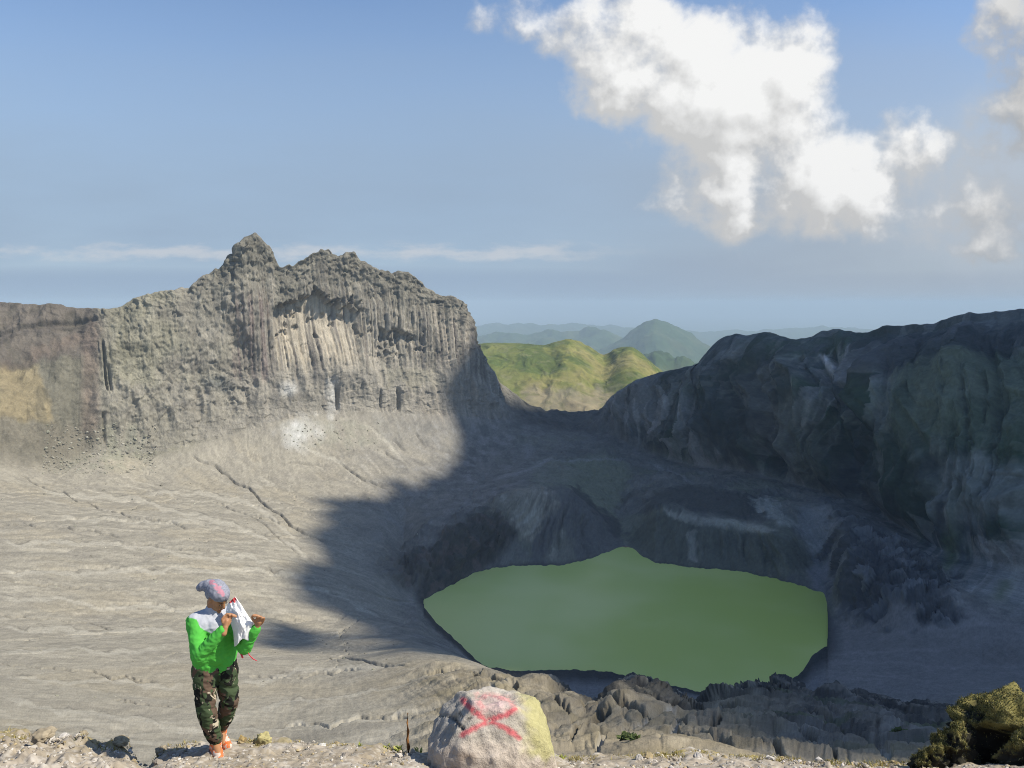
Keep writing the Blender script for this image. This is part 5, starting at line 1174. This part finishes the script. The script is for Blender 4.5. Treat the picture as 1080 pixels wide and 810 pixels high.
# sweater: green with a pale grey yoke
M_knit, t, b = material('sweater_fabric', .85, .15); at_ = t.node('ShaderNodeAttribute', attribute_name='Col'); tcn = t.node('ShaderNodeTexCoord')
t.put(b.inputs['Base Color'], at_.outputs['Color']); bp = t.node('ShaderNodeBump'); bp.inputs['Strength'].default_value = .25; bp.inputs['Distance'].default_value = .004; t.put(bp.inputs['Height'], t.noise(tcn.outputs['Object'], 160, 3, .6)); t.put(b.inputs['Normal'], bp.outputs[0])
def knitcol(V):
    c = np.zeros((len(V), 3)) + np.array((.085, .42, .06))
    q = V - np.array(nck); a = q @ np.array(rgt); h = q[:, 2]; fr = q @ np.array(f)
    lim = -.16 + .09 * ss(np.abs(a), .05, .2) - .06 * np.clip(1 - np.abs(a - .0) / .07, 0, 1)
    armR = ss(a, .14, .16); lim = lim + armR * .045
    yk = ss(h - lim, -.004, .004) * (a < .30) * (fr < .17) * ss(a, -.2, -.14)
    inner = (np.abs(V[:, 0] - nck.x) < .36)
    c = c + (yk * inner)[:, None] * (np.array((.43, .44, .49)) - c)
    return c
def folds(V):
    n_ = ridge2(V[:, 0] * 9 + V[:, 2] * 5, V[:, 2] * 13 - V[:, 1] * 6, 3) * .006
    return n_ * ss(V[:, 2], .74, .82) + .004 * fbm3(V[:, 0] * 14, V[:, 1] * 14, V[:, 2] * 14, 2)
cuR = wrR + (elR - wrR) * .10; cuL = wrL + (elL - wrL) * .10
blob([[(chest + rgt * .085 + upv * .06, .122), (pel + rgt * .07 + upv * .10, .130), (pel + rgt * .06 + upv * -.05, .108)], [(chest - rgt * .085 + upv * .06, .122), (pel - rgt * .07 + upv * .10, .128), (pel - rgt * .06 - upv * .05, .108)],
      [(shR, .075), (nck - upv * .085, .10), (shL, .075)], [(nck - upv * .06, .088), (nck - upv * .015, .074)], [(chest + upv * .04 + f * .02, .13), (pel + upv * .12 + f * .03, .13)],
      [(shR, .074), (elR + (shR - elR) * .3, .060), (elR, .056), (cuR + (elR - cuR) * .25, .047), (cuR, .038)], [(shL, .074), (elL, .057), (cuL, .040)]], 'sweater', M_knit, .008, 5, knitcol, man, folds)
# camouflage trousers
M_camo, t, b = material('camouflage_cloth', .9, .1); tcn = t.node('ShaderNodeTexCoord'); mp = t.node('ShaderNodeMapping'); t.put(mp.inputs[0], tcn.outputs['Object']); mp.inputs['Scale'].default_value = (1, 1, .7)
c = t.mix(t.math('GREATER_THAN', t.noise(mp.outputs[0], 9, 2, .5, dist=.6), .52), rgba((.055, .078, .04)), rgba((.11, .075, .055)))
mp2 = t.node('ShaderNodeMapping'); t.put(mp2.inputs[0], mp.outputs[0]); mp2.inputs['Location'].default_value = (3, 7, 2)
c = t.mix(t.math('GREATER_THAN', t.noise(mp2.outputs[0], 11, 2, .5, dist=.8), .56), c, rgba((.016, .016, .014)))
mp3 = t.node('ShaderNodeMapping'); t.put(mp3.inputs[0], mp.outputs[0]); mp3.inputs['Location'].default_value = (13, 1, 5)
c = t.mix(t.math('GREATER_THAN', t.noise(mp3.outputs[0], 13, 2, .5, dist=1.0), .64), c, rgba((.42, .36, .27)))
t.put(b.inputs['Base Color'], c)
def wrinkles(V): return ridge2(V[:, 0] * 7, V[:, 2] * 16 + V[:, 0] * 9, 3) * .008 * ss(V[:, 2], .05, .2) * (1 - ss(V[:, 2], .8, .86))
blob([[(pel + rgt * .06 + upv * .06, .118), (hpR, .112), (hpR + (knR - hpR) * .5, .094), (knR, .078), (knR + (anR - knR) * .55, .072), (anR + upv * .05, .060)],
      [(pel - rgt * .06 + upv * .06, .118), (hpL, .112), (hpL + (knL - hpL) * .5, .094), (knL, .078), (knL + (anL - knL) * .5, .070), (anL + upv * .05, .056)], [(hpR, .1), (hpL, .1)]], 'trousers', M_camo, .008, 4, None, man, wrinkles)
# beanie
M_bean, t, b = material('beanie_wool', .95, .1); at_ = t.node('ShaderNodeAttribute', attribute_name='Col'); t.put(b.inputs['Base Color'], at_.outputs['Color'])
def beancol(V):
    c = np.zeros((len(V), 3)) + np.array((.24, .245, .29)); c = c * (1 + .35 * n3(V[:, 0] * 70, V[:, 1] * 70, V[:, 2] * 70))[:, None]
    q = (V - np.array(hd)) @ np.array(HR)
    pnk = np.hypot((q[:, 0] - .04) / .026, (q[:, 2] - .125) / .022) + .5 * fbm3(V[:, 0] * 40, V[:, 1] * 40, V[:, 2] * 40, 2) < .9
    c[pnk] = (.46, .22, .27); return c
blob([('e', H(0, -.018, .062), (.092, .112, .082), HR), ('e', H(0, -.06, .02), (.086, .07, .075), HR), [(hd + V3((-.01, .0, .085)), .088), (hd + V3((-.075, .02, .105)), .062), (hd + V3((-.135, .03, .10)), .046), (hd + V3((-.165, .03, .085)), .036)]], 'beanie', M_bean, .007, 4, beancol, man, lambda V: .004 * np.sin(V[:, 0] * 240) * 0 + .004 * fbm3(V[:, 0] * 30, V[:, 1] * 30, V[:, 2] * 30, 2))
# sandals, orange over white
M_shoe, t, b = material('orange_sandal', .6, .3); at_ = t.node('ShaderNodeAttribute', attribute_name='Col'); t.put(b.inputs['Base Color'], at_.outputs['Color'])
def shoecol(V):
    c = np.zeros((len(V), 3)) + np.array((.72, .16, .045)); n_ = n3(V[:, 0] * 26, V[:, 1] * 26, V[:, 2] * 26); c[n_ > .05] = (.62, .50, .42); c[n_ < -.45] = (.35, .18, .10); return c
for an, fd, zz in ((anR, f, 0.0), (anL, (f + V3((.25, 0, 0))).normalized(), .0)):
    g0 = V3((an.x, an.y, .035)); s_ = fd.cross(upv)
    blob([[(an, .054), (g0 - fd * .03, .052), (g0 + fd * .08 - upv * .005, .048), (g0 + fd * .165 - upv * .012, .036)], [(g0 + s_ * .012 - upv * .02 - fd * .05, .03), (g0 + fd * .16 + s_ * .012 - upv * .02, .03)]], 'shoe', M_shoe, .006, 3, shoecol, man)

# ------------------------------------------------------------------ the white bag at his mouth
mouth = H(0, .10, -.06)
bagbase = V3(haR); bag = bpy.data.objects.new('plastic_bag', None); bag.location = base + bagbase; tag(link(bag), 'crumpled white plastic bag with a red print held up to his mouth', 'bag')
def bp_(px, py, dy): return W3(px, py, dy) - bagbase
M_bag, t, b = material('white_plastic', .45, .4); at_ = t.node('ShaderNodeAttribute', attribute_name='Col'); t.put(b.inputs['Base Color'], at_.outputs['Color'])
yb = haR.y + .10
LE = [(240, 637), (238, 645), (243, 656), (246, 667), (247, 680)]; RE = [(248, 629), (254, 637), (261, 648), (267, 657), (263, 673)]
nu, nv = 46, 70
uu, vv = np.meshgrid(np.linspace(0, 1, nu), np.linspace(0, 1, nv))
tl = np.linspace(0, 1, 5)
pxs_ = np.interp(vv, tl, [p[0] for p in LE]) * (1 - uu) + np.interp(vv, tl, [p[0] for p in RE]) * uu
pys_ = np.interp(vv, tl, [p[1] for p in LE]) * (1 - uu) + np.interp(vv, tl, [p[1] for p in RE]) * uu
pys_ = pys_ + 2.2 * np.sin(uu * 7 + 1) * ss(vv, .8, 1)                # ragged lower hem
def sheet(sgn, sd_):
    bul = sgn * (.012 + .05 * np.sin(math.pi * np.clip(uu, 0, 1)) ** .7 * (.35 + .65 * ss(vv, .1, .6)))
    fo = .012 * ridge2(uu * 1.8 + vv * 1.2 + sd_, vv * .9 - uu * .7, 2) + .012 * fbm2(uu * 4 + sd_, vv * 5, 3)
    dyy = yb - bul + fo * np.sin(math.pi * uu) - .02 * vv
    sy_ = slope(pys_); dpt_ = PD + dyy
    return np.stack([unproj(pxs_, sy_, dpt_), dpt_, sy_ * dpt_], -1).reshape(-1, 3) - np.array(base + bagbase)
Vf, Vk = sheet(1, 3.0), sheet(-1, 9.0)
Vk[:, 1] = np.maximum(Vk[:, 1], Vf[:, 1] + .004)
Qf = grid_quads(nv, nu); idx_ = np.arange(nu * nv).reshape(nv, nu); loop_ = np.concatenate([idx_[0, :-1], idx_[:-1, -1], idx_[-1, :0:-1], idx_[:0:-1, 0]])
nx_ = np.roll(loop_, -1); wallq = np.stack([loop_, nx_, nx_ + nu * nv, loop_ + nu * nv], 1)
redm = (np.hypot((pxs_ - 244.5) / 5.0, (pys_ - 632.5) / 3.6) + .5 * fbm2(uu * 6, vv * 9, 3) < .95).ravel()
bc_ = np.zeros((nu * nv, 3)) + np.array((.78, .775, .77)); bc_[redm] = (.45, .05, .055)
link(bpy.data.objects.new('bag_body', npmesh('bag_body', np.concatenate([Vf, Vk]), np.concatenate([Qf[:, ::-1], Qf + nu * nv, wallq]), M_bag, np.concatenate([bc_, bc_]))), bag)
M_red, t, b = material('red_cord', .6, .3); b.inputs['Base Color'].default_value = (.55, .04, .06, 1)
tube('drawstring', [bp_(253, 677, yb), bp_(254, 684, yb), bp_(254.5, 690, yb), bp_(256, 694, yb)], [.004, .004, .009, .008], M_red, bag, 8)
tube('drawstring', [bp_(261, 674, yb), bp_(260, 684, yb), bp_(263, 691, yb), bp_(267, 695, yb), bp_(271, 697, yb)], [.002, .002, .004, .005, .003], M_red, bag, 8)
